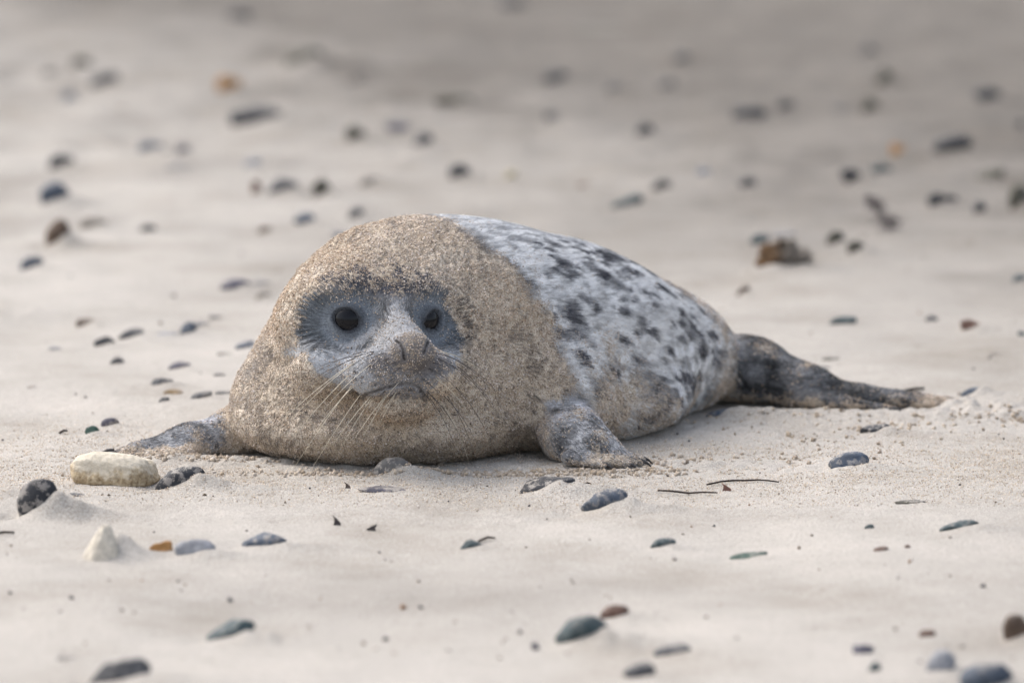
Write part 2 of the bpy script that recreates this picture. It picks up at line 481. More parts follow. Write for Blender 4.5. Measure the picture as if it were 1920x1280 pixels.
def axis(fine_lo, fine_hi, step, lo, hi, grow=1.12, cap=1e9):
    a = list(np.arange(fine_lo, fine_hi, step))
    s = step; v = fine_lo; left = []
    while v > lo:
        s = min(s * grow, cap if v > -20 else 1e9); v -= s; left.append(v)
    s = step; v = a[-1]; right = []
    while v < hi:
        s = min(s * grow, cap if v < 20 else 1e9); v += s; right.append(v)
    return np.array(left[::-1] + a + right)

gx = axis(-.95, .95, .0052, -400, 400, 1.05, .02 if False else 1e9)
gy = np.concatenate([axis(-.55, .75, .0052, -300, .74, 1.02), axis(.752, 7.0, .016, .752, 900, 1.10)[0:]])
gy = np.unique(np.round(gy, 5))
# keep the sheet ending behind the camera but at usable density in front of it
GX, GY = np.meshgrid(gx, gy)
GZ = height(GX, GY)
fz = (np.abs(GX) < .95) & (GY > -.6) & (GY < .8)
n1 = vnoise(GX[fz] * 75, GY[fz] * 60, seed=41) * .0009 + vnoise(GX[fz] * 150, GY[fz] * 140, seed=43) * .0007
churn = np.exp(-(((GX[fz] - .75) / .22) ** 2 + ((GY[fz] - .5) / .12) ** 2)) + np.exp(-(((GX[fz] - .25) / .3) ** 2 + ((GY[fz] + .07) / .06) ** 2)) * .7 \
      + np.exp(-(((GX[fz] + .35) / .25) ** 2 + ((GY[fz] + .06) / .05) ** 2)) * .7 + np.exp(-(((GX[fz] - .45) / .3) ** 2 + ((GY[fz] - .35) / .15) ** 2)) * .6
n1 = n1 + np.clip(churn, 0, 1) * (np.abs(vnoise(GX[fz] * 42, GY[fz] * 38, seed=47)) * .007 + vnoise(GX[fz] * 95, GY[fz] * 90, seed=48) * .003)
GZ[fz] += n1
ny, nx = GX.shape
ii = np.arange((ny - 1) * (nx - 1)); r0 = ii // (nx - 1); c0 = ii % (nx - 1)
base = r0 * nx + c0
quads = np.stack([base, base + 1, base + nx + 1, base + nx], 1)
gme = mesh_np('sand', np.stack([GX, GY, GZ], -1).reshape(-1, 3), quads, [MAT_SAND])
# darker sand colour: patches, and a wide stretch darkening up the beach to the right
sand_dark = sstep(.05, .75, fbm(GX * .9 + 3, GY * .55, seed=61, octv=3)) * .45 + sstep(1., 3., GY) * sstep(.15, .75, fbm(GX * 3.4, GY * 2.0, seed=65, octv=5)) * .55
sand_dark = sand_dark * .6 + sstep(.6, 7.5, GY + GX * 1.9 + .8 * fbm(GX * .8, GY * .5, seed=63)) * 1.0
sand_dark = sand_dark + .34 * np.exp(-((GX + .12 + .1 * fbm(GX * 3, GY * 3, seed=66)) / .42) ** 2 - ((GY + 1.12) / .20) ** 2)  # one more darker patch of sand in the near foreground
set_attr(gme, 'sand_dark', np.clip(sand_dark, 0, 1).ravel())
sand = tag(link(bpy.data.objects.new('sand', gme)), kind='structure')
print('H chest', height(np.array([-.2,-.2,0,.2]), np.array([-.1,-.14,-.1,.0])))
print('ground', gme.vertices.__len__())

# ------------------------------------------------------------------ the seal: one continuous body as a distance field
f32 = np.float32
def V3(*a): return np.array(a, f32)
def ell(P, c, r, yaw=0.0, pitch=0.0):
    q = P - V3(*c)
    if yaw:
        cs, sn = math.cos(yaw), math.sin(yaw)
        q = np.stack([q[:, 0] * cs + q[:, 1] * sn, -q[:, 0] * sn + q[:, 1] * cs, q[:, 2]], 1)
    if pitch:
        cs, sn = math.cos(pitch), math.sin(pitch)
        q = np.stack([q[:, 0], q[:, 1] * cs + q[:, 2] * sn, -q[:, 1] * sn + q[:, 2] * cs], 1)
    r = V3(*r)
    k0 = np.linalg.norm(q / r, axis=1); k1 = np.linalg.norm(q / (r * r), axis=1) + 1e-6
    return k0 * (k0 - 1) / k1
def cap(P, a, b, ra, rb, sz=1.0):
    a, b = np.array(a, f32), np.array(b, f32)
    sc = V3(1, 1, 1 / sz)
    Q = P * sc; a = a * sc; b = b * sc
    ab = b - a
    t = np.clip((Q - a) @ ab / (ab @ ab), 0, 1)
    return (np.linalg.norm(Q - a - t[:, None] * ab, axis=1) - (ra + t * (rb - ra))) * (sz if sz < 1 else 1)
def chain(P, pts, sz=1.0, k=.02):
    d = None
    for p, q in zip(pts[:-1], pts[1:]):
        e = cap(P, p[:3], q[:3], p[3], q[3], sz)
        d = e if d is None else smin(d, e, k)
    return d
def smin(a, b, k):
    h = np.maximum(k - np.abs(a - b), 0) / k
    return np.minimum(a, b) - h * h * k * .25
def smax(a, b, k): return -smin(-a, -b, k)

PHI = R(22)
E0 = V3(-.1770, -.085, .2150)                       # between the eyes
ROLL = R(-3.5)
_r, _f, _u = (np.array(v, f32) for v in ((math.cos(PHI), math.sin(PHI), 0), (math.sin(PHI), -math.cos(PHI), 0), (0, 0, 1)))
AX = np.array([_r * math.cos(ROLL) + _u * math.sin(ROLL), _f, _u * math.cos(ROLL) - _r * math.sin(ROLL)], f32)   # rows: r, f, u
def to_head(P): return (P - E0) @ AX.T
def from_head(q): return np.asarray(q, f32) @ AX + E0

EYES = [V3(-.0560, -.025, .002), V3(.0570, -.025, .002)]
EYE_R = .0280
def head_sdf(Q):
    d = ell(Q, (0, -.105, -.015), (.137, .112, .108))
    # brow and bridge
    m = cap(Q, (0, -.05, .004), (0, .055, -.040), .052, .044)
    d = smin(d, m, .035)
    for s in (-1, 1):
        d = smin(d, ell(Q, (s * .036, .060, -.067), (.046, .046, .038)), .016)      # whisker pads
        d = smin(d, ell(Q, (s * .082, -.022, -.074), (.060, .048, .040)), .030)      # cheeks
        d = smin(d, ell(Q, (s * .062, -.042, .040), (.045, .035, .022)), .03)        # brow
    d = smin(d, ell(Q, (0, .095, -.029), (.031, .025, .025)), .014)                  # nose
    d = smin(d, ell(Q, (0, .046, -.112), (.056, .044, .026)), .012)                  # chin
    return d

def plain_sdf(P):
    P = P.astype(f32)
    d = smin(body_sdf(P), limbs_sdf(P), .012)
    return smin(d, head_sdf(to_head(P)), .030)
CAM_P = V3(0, -CAM_D, CAM_H)
def to_skin(px, py):
    """where the sight line of a point of the photograph meets the modelled skin, in head coordinates"""
    d = np.array([(px - 960) * PXM, 1.0, -(py - 640) * PXM])
    c, s = math.cos(PITCH), math.sin(PITCH)
    d = np.array([d[0], d[1] * c + d[2] * s, -d[1] * s + d[2] * c]); d /= np.linalg.norm(d)
    t = 8.4
    for _ in range(60):
        t += float(plain_sdf((CAM_P + d.astype(f32) * t)[None])[0]) * .9
    return to_head((CAM_P + d * t)[None].astype(f32))[0]

def head_carve(d, Q):
    for s, e in zip((-1, 1), EYES):
        sock = ell(Q, (e[0] + s * .024, e[1] + .054, e[2] + .008), (.054, .034, .034))
        d = smax(d, -sock, .030)
    for s, e in zip((-1, 1), EYES):                                                   # lids, then the opening
        lid = np.linalg.norm(Q - e, axis=1) - (EYE_R + .0035)
        d = smin(d, smax(lid, Q[:, 1] * .0 - .02, .004), .010)
        qe = (Q - e)
        fx, fy = s * .45, .893                                                       # way the eye looks
        hor = qe[:, 0] * fy - qe[:, 1] * fx
        fwd = qe[:, 0] * fx + qe[:, 1] * fy
        op = np.sqrt((hor / .0240) ** 2 + ((qe[:, 2] - .001 - .22 * s * hor) / (.0176 - .16 * np.abs(hor))) ** 2) - 1
        cut = smax(smax(op * .016, -(np.linalg.norm(qe, axis=1) - EYE_R + .0025), .002), -fwd, .002)
        d = smax(d, -cut, .0035)
    g = None
    for p, q in zip(MOUTH[:-1], MOUTH[1:]):
        e = cap(Q, p, q, .0022, .0022); g = e if g is None else np.minimum(g, e)
    d = smax(d, -g, .006)
    for n in NOSTRIL:
        g = None
        for i, (p, q) in enumerate(zip(n[:-1], n[1:])):
            ra = (.0010, .0018, .0022, .0012)[i]; rb = (.0010, .0018, .0022, .0012)[i + 1]
            e = cap(Q, p, q, ra, rb); g = e if g is None else np.minimum(g, e)
        d = smax(d, -g, .004)
    return d

def body_sdf(P):
    d = ell(P, (-.165, .105, .150), (.196, .165, .192))
    d = smin(d, ell(P, (-.196, .056, .088), (.220, .158, .109)), .07)
    d = smin(d, ell(P, (-.080, .215, .140), (.215, .200, .192), -.5), .08)
    d = smin(d, ell(P, (.035, .345, .120), (.208, .220, .172), -.5), .08)
    d = smin(d, ell(P, (.145, .475, .088), (.175, .200, .128), -.5), .08)
    d = smin(d, ell(P, (.225, .570, .068), (.115, .130, .088), -.6), .06)
    # belly and chest spread where they rest on the sand
    d = smin(d, ell(P, (-.206, .038, .052), (.209, .166, .060)), .03)
    d = smin(d, ell(P, (.040, .325, .045), (.228, .235, .080), -.5), .04)
    d = smin(d, ell(P, (.205, .535, .070), (.142, .135, .088), -.5), .03)
    # neck fold on the right of the chest and the shoulder behind it
    sh = ell(P, (.075, .105, .080), (.070, .10, .080), -.3)
    d = smin(d, sh, .05)
    return d

FLIP_L = [(-.325, .110, .044, .048), (-.405, .072, .030, .038), (-.48, .032, .016, .029), (-.555, .005, .008, .019)]
FLIP_R = [(.064, .055, .062, .044), (.090, -.012, .036, .040), (.120, -.046, .018, .031), (.150, -.060, .010, .020)]
FLIP_H = [(.300, .640, .060, .052), (.372, .570, .050, .056), (.455, .535, .030, .038), (.550, .515, .012, .022), (.660, .500, .004, .012)]
DIG_L = [((-.49, .040, .014), (-.575, .045, .004)), ((-.50, .028, .015), (-.597, .020, .004)), ((-.505, .012, .015), (-.592, -.004, .004)),
         ((-.495, -.002, .013), (-.578, -.026, .003)), ((-.48, -.012, .011), (-.550, -.042, .002))]
DIG_R = [tuple((a + .007, b, c) for a, b, c in q) for q in [((.110, -.030, .020), (.168, -.035, .006)), ((.112, -.045, .019), (.182, -.056, .006)), ((.108, -.060, .018), (.180, -.078, .005)),
         ((.098, -.072, .016), (.160, -.096, .004)), ((.080, -.080, .016), (.128, -.106, .004))]]
DIG_H = [((.50, .56, .026), (.665, .565, .006)), ((.50, .545, .028), (.690, .535, .007)), ((.50, .525, .026), (.695, .510, .007)),
         ((.49, .505, .022), (.660, .485, .006)), ((.46, .49, .018), (.600, .455, .005))]

def limbs_sdf(P):
    d = None
    for ch, dig, r0, r1 in ((FLIP_L, DIG_L, .0125, .007), (FLIP_R, DIG_R, .015, .010), (FLIP_H, DIG_H, .017, .008)):
        e = chain(P, ch, .85, .03)
        for a, b in dig:
            e = smin(e, cap(P, a, b, r0, r1, .8), .008)
        d = e if d is None else np.minimum(d, e)
    return d

MOUTH = [tuple(to_skin(*q)) for q in [(672, 738), (688, 738), (705, 734), (724, 727), (745, 722), (768, 720), (786, 728), (795, 740), (798, 748)]]
NOSTRIL = [[tuple(to_skin(*q)) for q in pl] for pl in ([(741, 637), (749, 643), (755, 655), (758, 674)], [(802, 634), (802, 643), (799, 652), (795, 661)])]
def seal_sdf(P, detail=True):
    P = P.astype(f32)
    d = body_sdf(P)
    d = smin(d, limbs_sdf(P), .012)
    # crease between the chest and the right front flipper
    near = np.where(np.linalg.norm(P - V3(-.17, -.05, .2), axis=1) < .30)[0]
    Q = to_head(P[near])
    dn = smin(d[near], head_sdf(Q), .030)
    if detail: dn = head_carve(dn, Q)
    d[near] = dn
    d = smax(d, -(P[:, 2] + .004), .02)
    return d

def grad(P, e=.0006, detail=True):
    g = np.empty_like(P)
    for i in range(3):
        o = np.zeros(3, f32); o[i] = e
        g[:, i] = seal_sdf(P + o, detail) - seal_sdf(P - o, detail)
    return g / (np.linalg.norm(g, axis=1)[:, None] + 1e-12)

def surface_nets(fn, lo, hi, h):
    xs = [np.arange(lo[i], hi[i], h, dtype=f32) for i in range(3)]
    n = [len(a) for a in xs]
    D = np.empty(n, f32)
    for i, xv in enumerate(xs[0]):
        Y, Z = np.meshgrid(xs[1], xs[2], indexing='ij')
        D[i] = fn(np.stack([np.full(Y.size, xv, f32), Y.ravel(), Z.ravel()], 1)).reshape(Y.shape)
    S = D < 0
    cnt = np.zeros([k - 1 for k in n], np.int8)
    for a in (0, 1):
        for b in (0, 1):
            for c in (0, 1):
                cnt += S[a:n[0]-1+a, b:n[1]-1+b, c:n[2]-1+c]
    act = (cnt > 0) & (cnt < 8)
    idx = -np.ones(act.shape, np.int64)
    cells = np.argwhere(act)
    idx[act] = np.arange(len(cells))
    pos = np.zeros((len(cells), 3)); w = np.zeros(len(cells))
    cor = np.array([(a, b, c) for a in (0, 1) for b in (0, 1) for c in (0, 1)])
    dv = [D[cells[:, 0] + c[0], cells[:, 1] + c[1], cells[:, 2] + c[2]] for c in cor]
    for i in range(8):
        for j in range(i + 1, 8):
            if np.abs(cor[i] - cor[j]).sum() == 1:
                m = (dv[i] < 0) != (dv[j] < 0)
                t = dv[i][m] / (dv[i][m] - dv[j][m])
                pos[m] += cor[i] + t[:, None] * (cor[j] - cor[i]); w[m] += 1
    pos /= w[:, None]
    V = np.array(lo) + (cells + pos) * h
    F = []
    for ax in range(3):
        o1, o2 = [(1, 2), (2, 0), (0, 1)][ax]
        sl0 = [slice(0, None)] * 3; sl1 = [slice(0, None)] * 3
        sl0[ax] = slice(0, n[ax] - 1); sl1[ax] = slice(1, n[ax])
        A, B = S[tuple(sl0)], S[tuple(sl1)]
        e = np.argwhere(A != B)
        e = e[(e[:, o1] > 0) & (e[:, o2] > 0) & (e[:, o1] < n[o1] - 1) & (e[:, o2] < n[o2] - 1)]
        ins = A[e[:, 0], e[:, 1], e[:, 2]]
        def g(d1, d2):
            q = e.copy(); q[:, o1] -= d1; q[:, o2] -= d2
            return idx[q[:, 0], q[:, 1], q[:, 2]]
        q = np.stack([g(1, 1), g(0, 1), g(0, 0), g(1, 0)], 1)
        q[~ins] = q[~ins][:, ::-1]
        F.append(q)
    return V.astype(f32), np.vstack(F)

SV, SF = surface_nets(lambda p: seal_sdf(p, False), (-.66, -.27, -.03), (.74, .80, .40), .0075)
bm = bmesh.new()
tmp = mesh_np('tmp', SV, SF)
bm.from_mesh(tmp)
def in_face(c):
    q = (np.array(c, f32) - E0) @ AX.T
    return q[1] > -.10 and abs(q[0]) < .15 and -.15 < q[2] < .10
bmesh.ops.subdivide_edges(bm, edges=bm.edges[:], cuts=1, use_grid_fill=True)
for _ in range(1):
    ed = [e for e in bm.edges if in_face((e.verts[0].co + e.verts[1].co) / 2)]
    bmesh.ops.subdivide_edges(bm, edges=ed, cuts=1, use_grid_fill=True)
me_body = bpy.data.meshes.new('body')
bm.to_mesh(me_body); bm.free(); bpy.data.meshes.remove(tmp)
nv = len(me_body.vertices)
P = np.empty(nv * 3, f32); me_body.vertices.foreach_get('co', P); P = P.reshape(-1, 3)
for it in range(4):
    d = seal_sdf(P); n = grad(P)
    P = P - n * np.clip(d, -.006, .006)[:, None] * (.9 if it < 3 else .6)
# relax a little (umbrella smoothing) so the carved lines stay clean
ne = len(me_body.edges); ev = np.empty(ne * 2, np.int32); me_body.edges.foreach_get('vertices', ev); ev = ev.reshape(-1, 2)
def relax(P, lam):
    acc = np.zeros_like(P); c = np.zeros(len(P), f32)
    for a, b in ((0, 1), (1, 0)):
        np.add.at(acc, ev[:, a], P[ev[:, b]]); np.add.at(c, ev[:, a], 1)
    return P + lam * (acc / np.maximum(c, 1)[:, None] - P)
P = relax(P, .4)
N = grad(P)

# soft body relief: skin rolls on the neck, lumps of wet sand
Qh = to_head(P)
FACE_RU = np.array([to_skin(*q)[[0, 2]] for q in [(553, 655), (560, 605), (577, 558), (608, 522), (650, 498), (700, 488), (750, 492), (798, 512), (833, 545), (851, 590),
    (860, 640), (864, 675), (852, 700), (828, 716), (808, 738), (798, 756), (770, 764), (735, 758), (700, 748), (660, 737), (640, 727), (617, 711), (590, 689), (566, 668)]], f32)
def line_dist(Q):
    g = np.full(len(Q), 1.0, f32)
    for nn in NOSTRIL + [MOUTH]:
        for p_, q_ in zip(nn[:-1], nn[1:]): g = np.minimum(g, cap(Q, p_, q_, 0, 0))
    for e in EYES: g = np.minimum(g, np.linalg.norm(Q - e, axis=1) - EYE_R)
    return g
def face_mask(Q):
    """1 on the bare face, 0 where sand cakes the coat"""
    r, u = Q[:, 0], Q[:, 2]
    wob = .0045 * vnoise(r * 45, u * 45, Q[:, 1] * 20, seed=71) + .003 * vnoise(r * 130, u * 130, seed=70)
    inside = np.zeros(len(Q), bool); dist = np.full(len(Q), 1.0, f32)
    X, Y = FACE_RU[:, 0], FACE_RU[:, 1]
    for k in range(len(X)):
        x0, y0, x1, y1 = X[k - 1], Y[k - 1], X[k], Y[k]
        inside ^= ((y0 > u) != (y1 > u)) & (r < (x1 - x0) * (u - y0) / (y1 - y0 + 1e-9) + x0)
        t_ = np.clip(((r - x0) * (x1 - x0) + (u - y0) * (y1 - y0)) / ((x1 - x0) ** 2 + (y1 - y0) ** 2), 0, 1)
        dist = np.minimum(dist, np.hypot(r - x0 - t_ * (x1 - x0), u - y0 - t_ * (y1 - y0)))
    sd_ = np.where(inside, dist, -dist) + wob
    return sstep(-.005, .007, sd_) * sstep(-.140, -.115, Q[:, 1])

def sand_mask(P, Q):
    x, y, z = P[:, 0], P[:, 1], P[:, 2]
    w = .022 * fbm(x * 20, y * 20, z * 20, seed=73) + .012 * fbm(x * 70, y * 70, z * 70, seed=74)
    border = np.interp(z, [0, .06, .10, .16, .22, .28, .335, .40], [.075, .07, .06, .040, .016, -.022, -.085, -.14])
    fade = .034 + .045 * sstep(.16, .08, z)
    s = 1 - sstep(-fade, fade, x + w - border + .45 * (y - .12))
    s = s * (1 - .42 * sstep(.15, .60, fbm(x * 13, y * 13, z * 13, seed=76)) * sstep(.30, .16, z))
    s = s * (1 - .22 * sstep(.1, .6, fbm(x * 45, y * 45, z * 45, seed=79)))
    # dusting on the flank above the flipper, the hip and the ridge of the back
    flank = sstep(.145, .05, z) * sstep(.35, .05, y) * .75
    hip = sstep(.64, .78, x * .8 + y) * .78 + sstep(.10, .02, z) * .5
    s = np.maximum(s, np.clip(np.maximum(flank, hip) + .5 * fbm(x * 14, y * 14, z * 14, seed=75), 0, .85))
    limb = np.clip(sstep(-.40, -.46, x) + sstep(.33, .37, x) + sstep(.035, .065, x) * sstep(.05, .01, y) * sstep(.11, .085, z), 0, 1)
    lo = sstep(.030, .010, z)
    s = s * (1 - limb) + limb * np.clip(.16 - .16 * sstep(.33, .36, x) + .65 * fbm(x * 30, y * 30, z * 30, seed=77) + .55 * lo, 0, 1)
    fm = face_mask(Q)
    infront = (np.abs(Q[:, 0]) < .2) & (Q[:, 1] > -.2)
    fore = sstep(.024, .055, Q[:, 2]) * (.36 + .18 * fbm(Q[:, 0] * 50, Q[:, 2] * 50, Q[:, 1] * 50, seed=69) + .26 * vnoise(Q[:, 0] * 190, Q[:, 2] * 190, Q[:, 1] * 190, seed=68)) + sstep(.080, .112, Q[:, 1]) * .18 + sstep(-.092, -.112, Q[:, 2]) * .62
    pads = .12 * sstep(.0, .05, Q[:, 1]) + .13 * sstep(-.05, 0, Q[:, 1]) + .10 * fbm(Q[:, 0] * 40, Q[:, 1] * 40, Q[:, 2] * 40, seed=78)
    er = np.sqrt(((Q[:, 0] + .003) / .123) ** 2 + ((Q[:, 2] + .006) / .092) ** 2) + .25 * fbm(Q[:, 0] * 55, Q[:, 2] * 55, Q[:, 1] * 40, seed=72)
    face_s = np.clip(fore + pads + .32 * sstep(.70, 1.05, er) * sstep(.005, .035, Q[:, 2]), 0, .9)
    face_s = face_s * (1 - .75 * sstep(.022, .010, np.linalg.norm(Q - to_skin(794, 690), axis=1)))
    return np.where(infront, s * (1 - fm) + face_s * fm, s) * np.where(infront, sstep(.0025, .0060, line_dist(Q)), 1)

SPINE = V3(.50, .82, -.28) / np.linalg.norm([.50, .82, -.28])
def flow(P, N, Q):
    """way the hair lies"""
    t = np.tile(SPINE, (len(P), 1)).astype(f32)
    t[:, 2] -= .35 * sstep(.25, .05, P[:, 2])
    face = (Q[:, 1] > -.12) & (np.abs(Q[:, 0]) < .15) & (Q[:, 2] > -.13) & (Q[:, 2] < .11)
    out = np.stack([Q[:, 0], 0 * Q[:, 0] - .055, Q[:, 2] + .03], 1)
    for e in EYES:
        v = Q - e; dl = np.linalg.norm(v, axis=1)
        w = sstep(.075, .03, dl)[:, None]
        out = out * (1 - w) + (v / (dl[:, None] + 1e-6)) * .08 * w
    out = out @ AX
    t = np.where(face[:, None], out / (np.linalg.norm(out, axis=1)[:, None] + 1e-6), t)
    limbL = sstep(-.38, -.42, P[:, 0])[:, None]
    t = t * (1 - limbL) + V3(-.95, -.2, -.25) * limbL
    limbR = (sstep(.02, .07, P[:, 0]) * sstep(.02, -.02, P[:, 1]))[:, None]
    t = t * (1 - limbR) + V3(.75, -.5, -.4) * limbR
    limbH = sstep(.33, .38, P[:, 0])[:, None]
    t = t * (1 - limbH) + V3(.95, -.2, -.25) * limbH
    t = t - N * np.sum(t * N, 1)[:, None]
    return t / (np.linalg.norm(t, axis=1)[:, None] + 1e-6)

WETSPOT = to_skin(794, 690)
SPOT_T = V3(.50, .80, -.34) / np.linalg.norm([.50, .80, -.34])
_cand = np.where((N @ V3(.2, -.96, .2) > -.2) & (P[:, 0] > -.10) & (P[:, 2] > .02) & (P[:, 1] > .05) & (P[:, 0] < .36))[0]
SPOT_C = []
for _k in rng.permutation(_cand):
    _c = P[_k]
    if all(np.sum((_c - q_) ** 2) > .0212 ** 2 for q_ in SPOT_C): SPOT_C.append(_c)
    if len(SPOT_C) >= 420: break
SPOT_C = np.array(SPOT_C, f32)
SPOT_A = rng.uniform(.009, .026, len(SPOT_C)).astype(f32); SPOT_B = (SPOT_A * rng.uniform(.40, .62, len(SPOT_C))).astype(f32)
SPOT_S = np.where(rng.random(len(SPOT_C)) < .30, .0, rng.uniform(.75, 1.25, len(SPOT_C))).astype(f32)
def coat_colour(P, Q):
    """the coat's own colours: silver ground with dark blotches drawn out along the body, dark flippers, grey face"""
    s = P @ SPINE
    side = P @ V3(.82, -.50, 0)
    a, b, c = s * 24, side * 46, P[:, 2] * 46
    w1 = .010 * fbm(P[:, 0] * 45, P[:, 1] * 45, P[:, 2] * 45, seed=81)
    w2 = .007 * fbm(P[:, 0] * 60, P[:, 1] * 60, P[:, 2] * 60 + 9, seed=82)
    n = np.zeros(len(P), f32)
    on = np.where((P[:, 1] > .0) & (P[:, 0] > -.2))[0]
    for k0 in range(0, len(on), 20000):
        ii_ = on[k0:k0 + 20000]
        D = P[ii_][:, None, :] - SPOT_C[None]
        al = D @ SPOT_T + w1[ii_][:, None]
        pe = np.sqrt(np.maximum((D * D).sum(-1) - (D @ SPOT_T) ** 2, 0)) + w2[ii_][:, None]
        m_ = np.sqrt((al / SPOT_A) ** 2 + (pe / SPOT_B) ** 2)
        n[ii_] = (sstep(1.30, .60, m_) * SPOT_S).max(1)
    n = n * (.80 + .35 * fbm(P[:, 0] * 120, P[:, 1] * 120, P[:, 2] * 120, seed=85))
    back = sstep(.29, .325, P[:, 2]) * .6
    dark = np.clip(n, 0, 1) * (1 - back * .8)
    dark = np.maximum(dark, .16 * sstep(.1, .6, fbm(a, b, c, seed=84)))
    silver = np.stack([.73 + 0 * n, .73 + 0 * n, .73 + 0 * n], 1) * (1 + .14 * fbm(a * 3, b * 3, c * 3, seed=86))[:, None]
    grey = V3(.060, .060, .072)
    col = silver * (1 - dark[:, None]) + grey * dark[:, None]
    # flippers
    limb = np.clip(sstep(-.37, -.43, P[:, 0]) + sstep(.335, .355, P[:, 0]) + sstep(.035, .065, P[:, 0]) * sstep(.05, .01, P[:, 1]) * sstep(.11, .085, P[:, 2]), 0, 1)[:, None]
    fl = V3(.235, .238, .246) * (1 - .52 * sstep(.33, .36, P[:, 0]))[:, None] * np.clip(1 + .8 * fbm(P[:, 0] * 32, P[:, 1] * 32, P[:, 2] * 32, seed=87) + .85 * vnoise(P[:, 0] * 150, P[:, 1] * 240, P[:, 2] * 240, seed=88), .25, 3)[:, None]
    pale = sstep(.38, .58, fbm(P[:, 0] * 16 + 5, P[:, 1] * 16, P[:, 2] * 16, seed=89))[:, None]
    fl = fl * (1 - pale) + V3(.5, .5, .53) * pale
    col = col * (1 - limb) + fl * limb
    bord = np.interp(P[:, 2], [0, .06, .10, .16, .22, .28, .335, .40], [.075, .07, .06, .040, .016, -.022, -.085, -.14])
    fr_ = sstep(.010, -.035, P[:, 0] - bord + .45 * (P[:, 1] - .12))[:, None] * (1 - limb)
    col = col * (1 - fr_) + V3(.21, .182, .158) * fr_
    # face
    r, f, u = Q[:, 0], Q[:, 1], Q[:, 2]
    isf = ((np.abs(r) < .16) & (f > -.14) & (u > -.16) & (u < .12))
    fc = np.tile(V3(.36, .362, .37), (len(P), 1))
    nz = fbm(r * 60, u * 60, f * 60, seed=91)
    fc *= (1 + .18 * nz)[:, None]
    def lay(m, cc):
        nonlocal fc
        fc = fc * (1 - m[:, None]) + np.asarray(cc, f32) * m[:, None]
    lay(sstep(.026, .048, u - .2 * np.maximum(0, np.abs(r) - .03)), (.075, .078, .095))                      # dark crown
    for sgn, e in zip((-1, 1), EYES):
        q = np.stack([(r - e[0] - sgn * .020) / .062, (u - e[2] - .004) / .044], 1)
        dd = np.linalg.norm(q, axis=1)
        rr = (r - e[0]) * sgn
        line = np.interp(rr, [-.045, -.032, -.015, .010, .040, .069, .09], [.020, .006, -.013, -.033, -.041, -.048, -.05])
        above = sstep(-.004, .004, (u - e[2]) - line + .002 * nz)
        lay(sstep(1.15, .80, dd + .15 * nz) * sstep(-.085, -.06, f) * above * sstep(-.034, -.024, rr), (.180, .200, .222))              # slate sockets
        lay(sstep(.70, 1.05, dd) * sstep(1.30, 1.10, dd) * sstep(-.09, -.065, f) * above * .4 * (rr > -.01), (.070, .078, .095))
        lay(sstep(.0, -.008, (u - e[2]) - line) * sstep(-.030, -.018, (u - e[2]) - line) * sstep(-.09, -.06, f) * sstep(-.02, .02, rr) * .8, (.47, .48, .495))
        de = np.linalg.norm(Q - e, axis=1)
        lay(sstep(EYE_R + .0065, EYE_R + .0015, de) * .9, (.035, .037, .043))                                 # dark lids
    pad = sstep(.038, .055, f) * sstep(-.03, -.045, u)
    lay(pad * .75, (.25, .245, .252))
    cheek = sstep(.045, .070, np.abs(r)) * sstep(-.025, -.045, u)
    lay(cheek * .75, (.45, .46, .475))
    dk = np.linalg.norm(Q - WETSPOT, axis=1) + .006 * fbm(r * 90, u * 90, f * 90, seed=99)
    lay(sstep(.026, .008, dk) * .62, (.075, .070, .070))
    lay(sstep(.0, -.012, u - .2 * np.abs(r) + .052) * sstep(.085, .1, f) * .0, (.3, .25, .2))
    dots = pad * sstep(.50, .70, vnoise(r * 190, u * 190, f * 100, seed=93))
    lay(dots * .85, (.05, .05, .055))
    lay(sstep(.075, .095, f) * sstep(-.070, -.045, u) * .75, (.15, .135, .13))
    lay(sstep(-.088, -.104, u), (.24, .20, .16))                                # nose leather
    g = None
    for p, q in zip(MOUTH[:-1], MOUTH[1:]):
        e = cap(Q, p, q, 0, 0); g = e if g is None else np.minimum(g, e)
    lay(sstep(.0042, .0018, g) * .9, (.028, .024, .023))
    lay(sstep(.016, .005, np.linalg.norm(Q - np.array(MOUTH[0], f32), axis=1)) * .6, (.10, .08, .065))
    lay(sstep(.022, .008, g) * .35 * sstep(-.09, -.1, u), (.10, .085, .075))
    for nn in NOSTRIL:
        g = None
        for p, q in zip(nn[:-1], nn[1:]):
            e = cap(Q, p, q, 0, 0); g = e if g is None else np.minimum(g, e)
        lay(sstep(.0030, .0015, g), (.014, .012, .012))
    fm = (isf * np.clip(face_mask(Q) * 1.5, 0, 1))[:, None]
    under = V3(.13, .115, .10)
    return (col * (1 - fm) + fc * fm).astype(f32)

SM = sand_mask(P, Qh).astype(f32)
CC = coat_colour(P, Qh)
lump = (.0022 * fbm(P[:, 0] * 55, P[:, 1] * 55, P[:, 2] * 55, seed=95) + .0016 * fbm(P[:, 0] * 115, P[:, 1] * 115, P[:, 2] * 115, seed=94) + .0010 * vnoise(P[:, 0] * 190, P[:, 1] * 190, P[:, 2] * 190, seed=96)) * SM
wr = np.sin((P @ SPINE) * 190 + 5 * fbm(P[:, 0] * 12, P[:, 1] * 12, P[:, 2] * 12, seed=98)) * sstep(.16, .06, P[:, 2]) * sstep(.18, .3, P[:, 1]) * sstep(.36, .3, P[:, 0])
roll = .0016 * wr + .0030 * fbm(P[:, 0] * 9, P[:, 1] * 9, P[:, 2] * 20, seed=97) * (1 - face_mask(Qh))
P2 = P + N * (lump + roll)[:, None]
me_body.vertices.foreach_set('co', P2.astype(f32).ravel())
me_body.polygons.foreach_set('use_smooth', np.ones(len(me_body.polygons), bool))
set_attr(me_body, 'col', CC, 'FLOAT_COLOR'); set_attr(me_body, 'caked', SM)
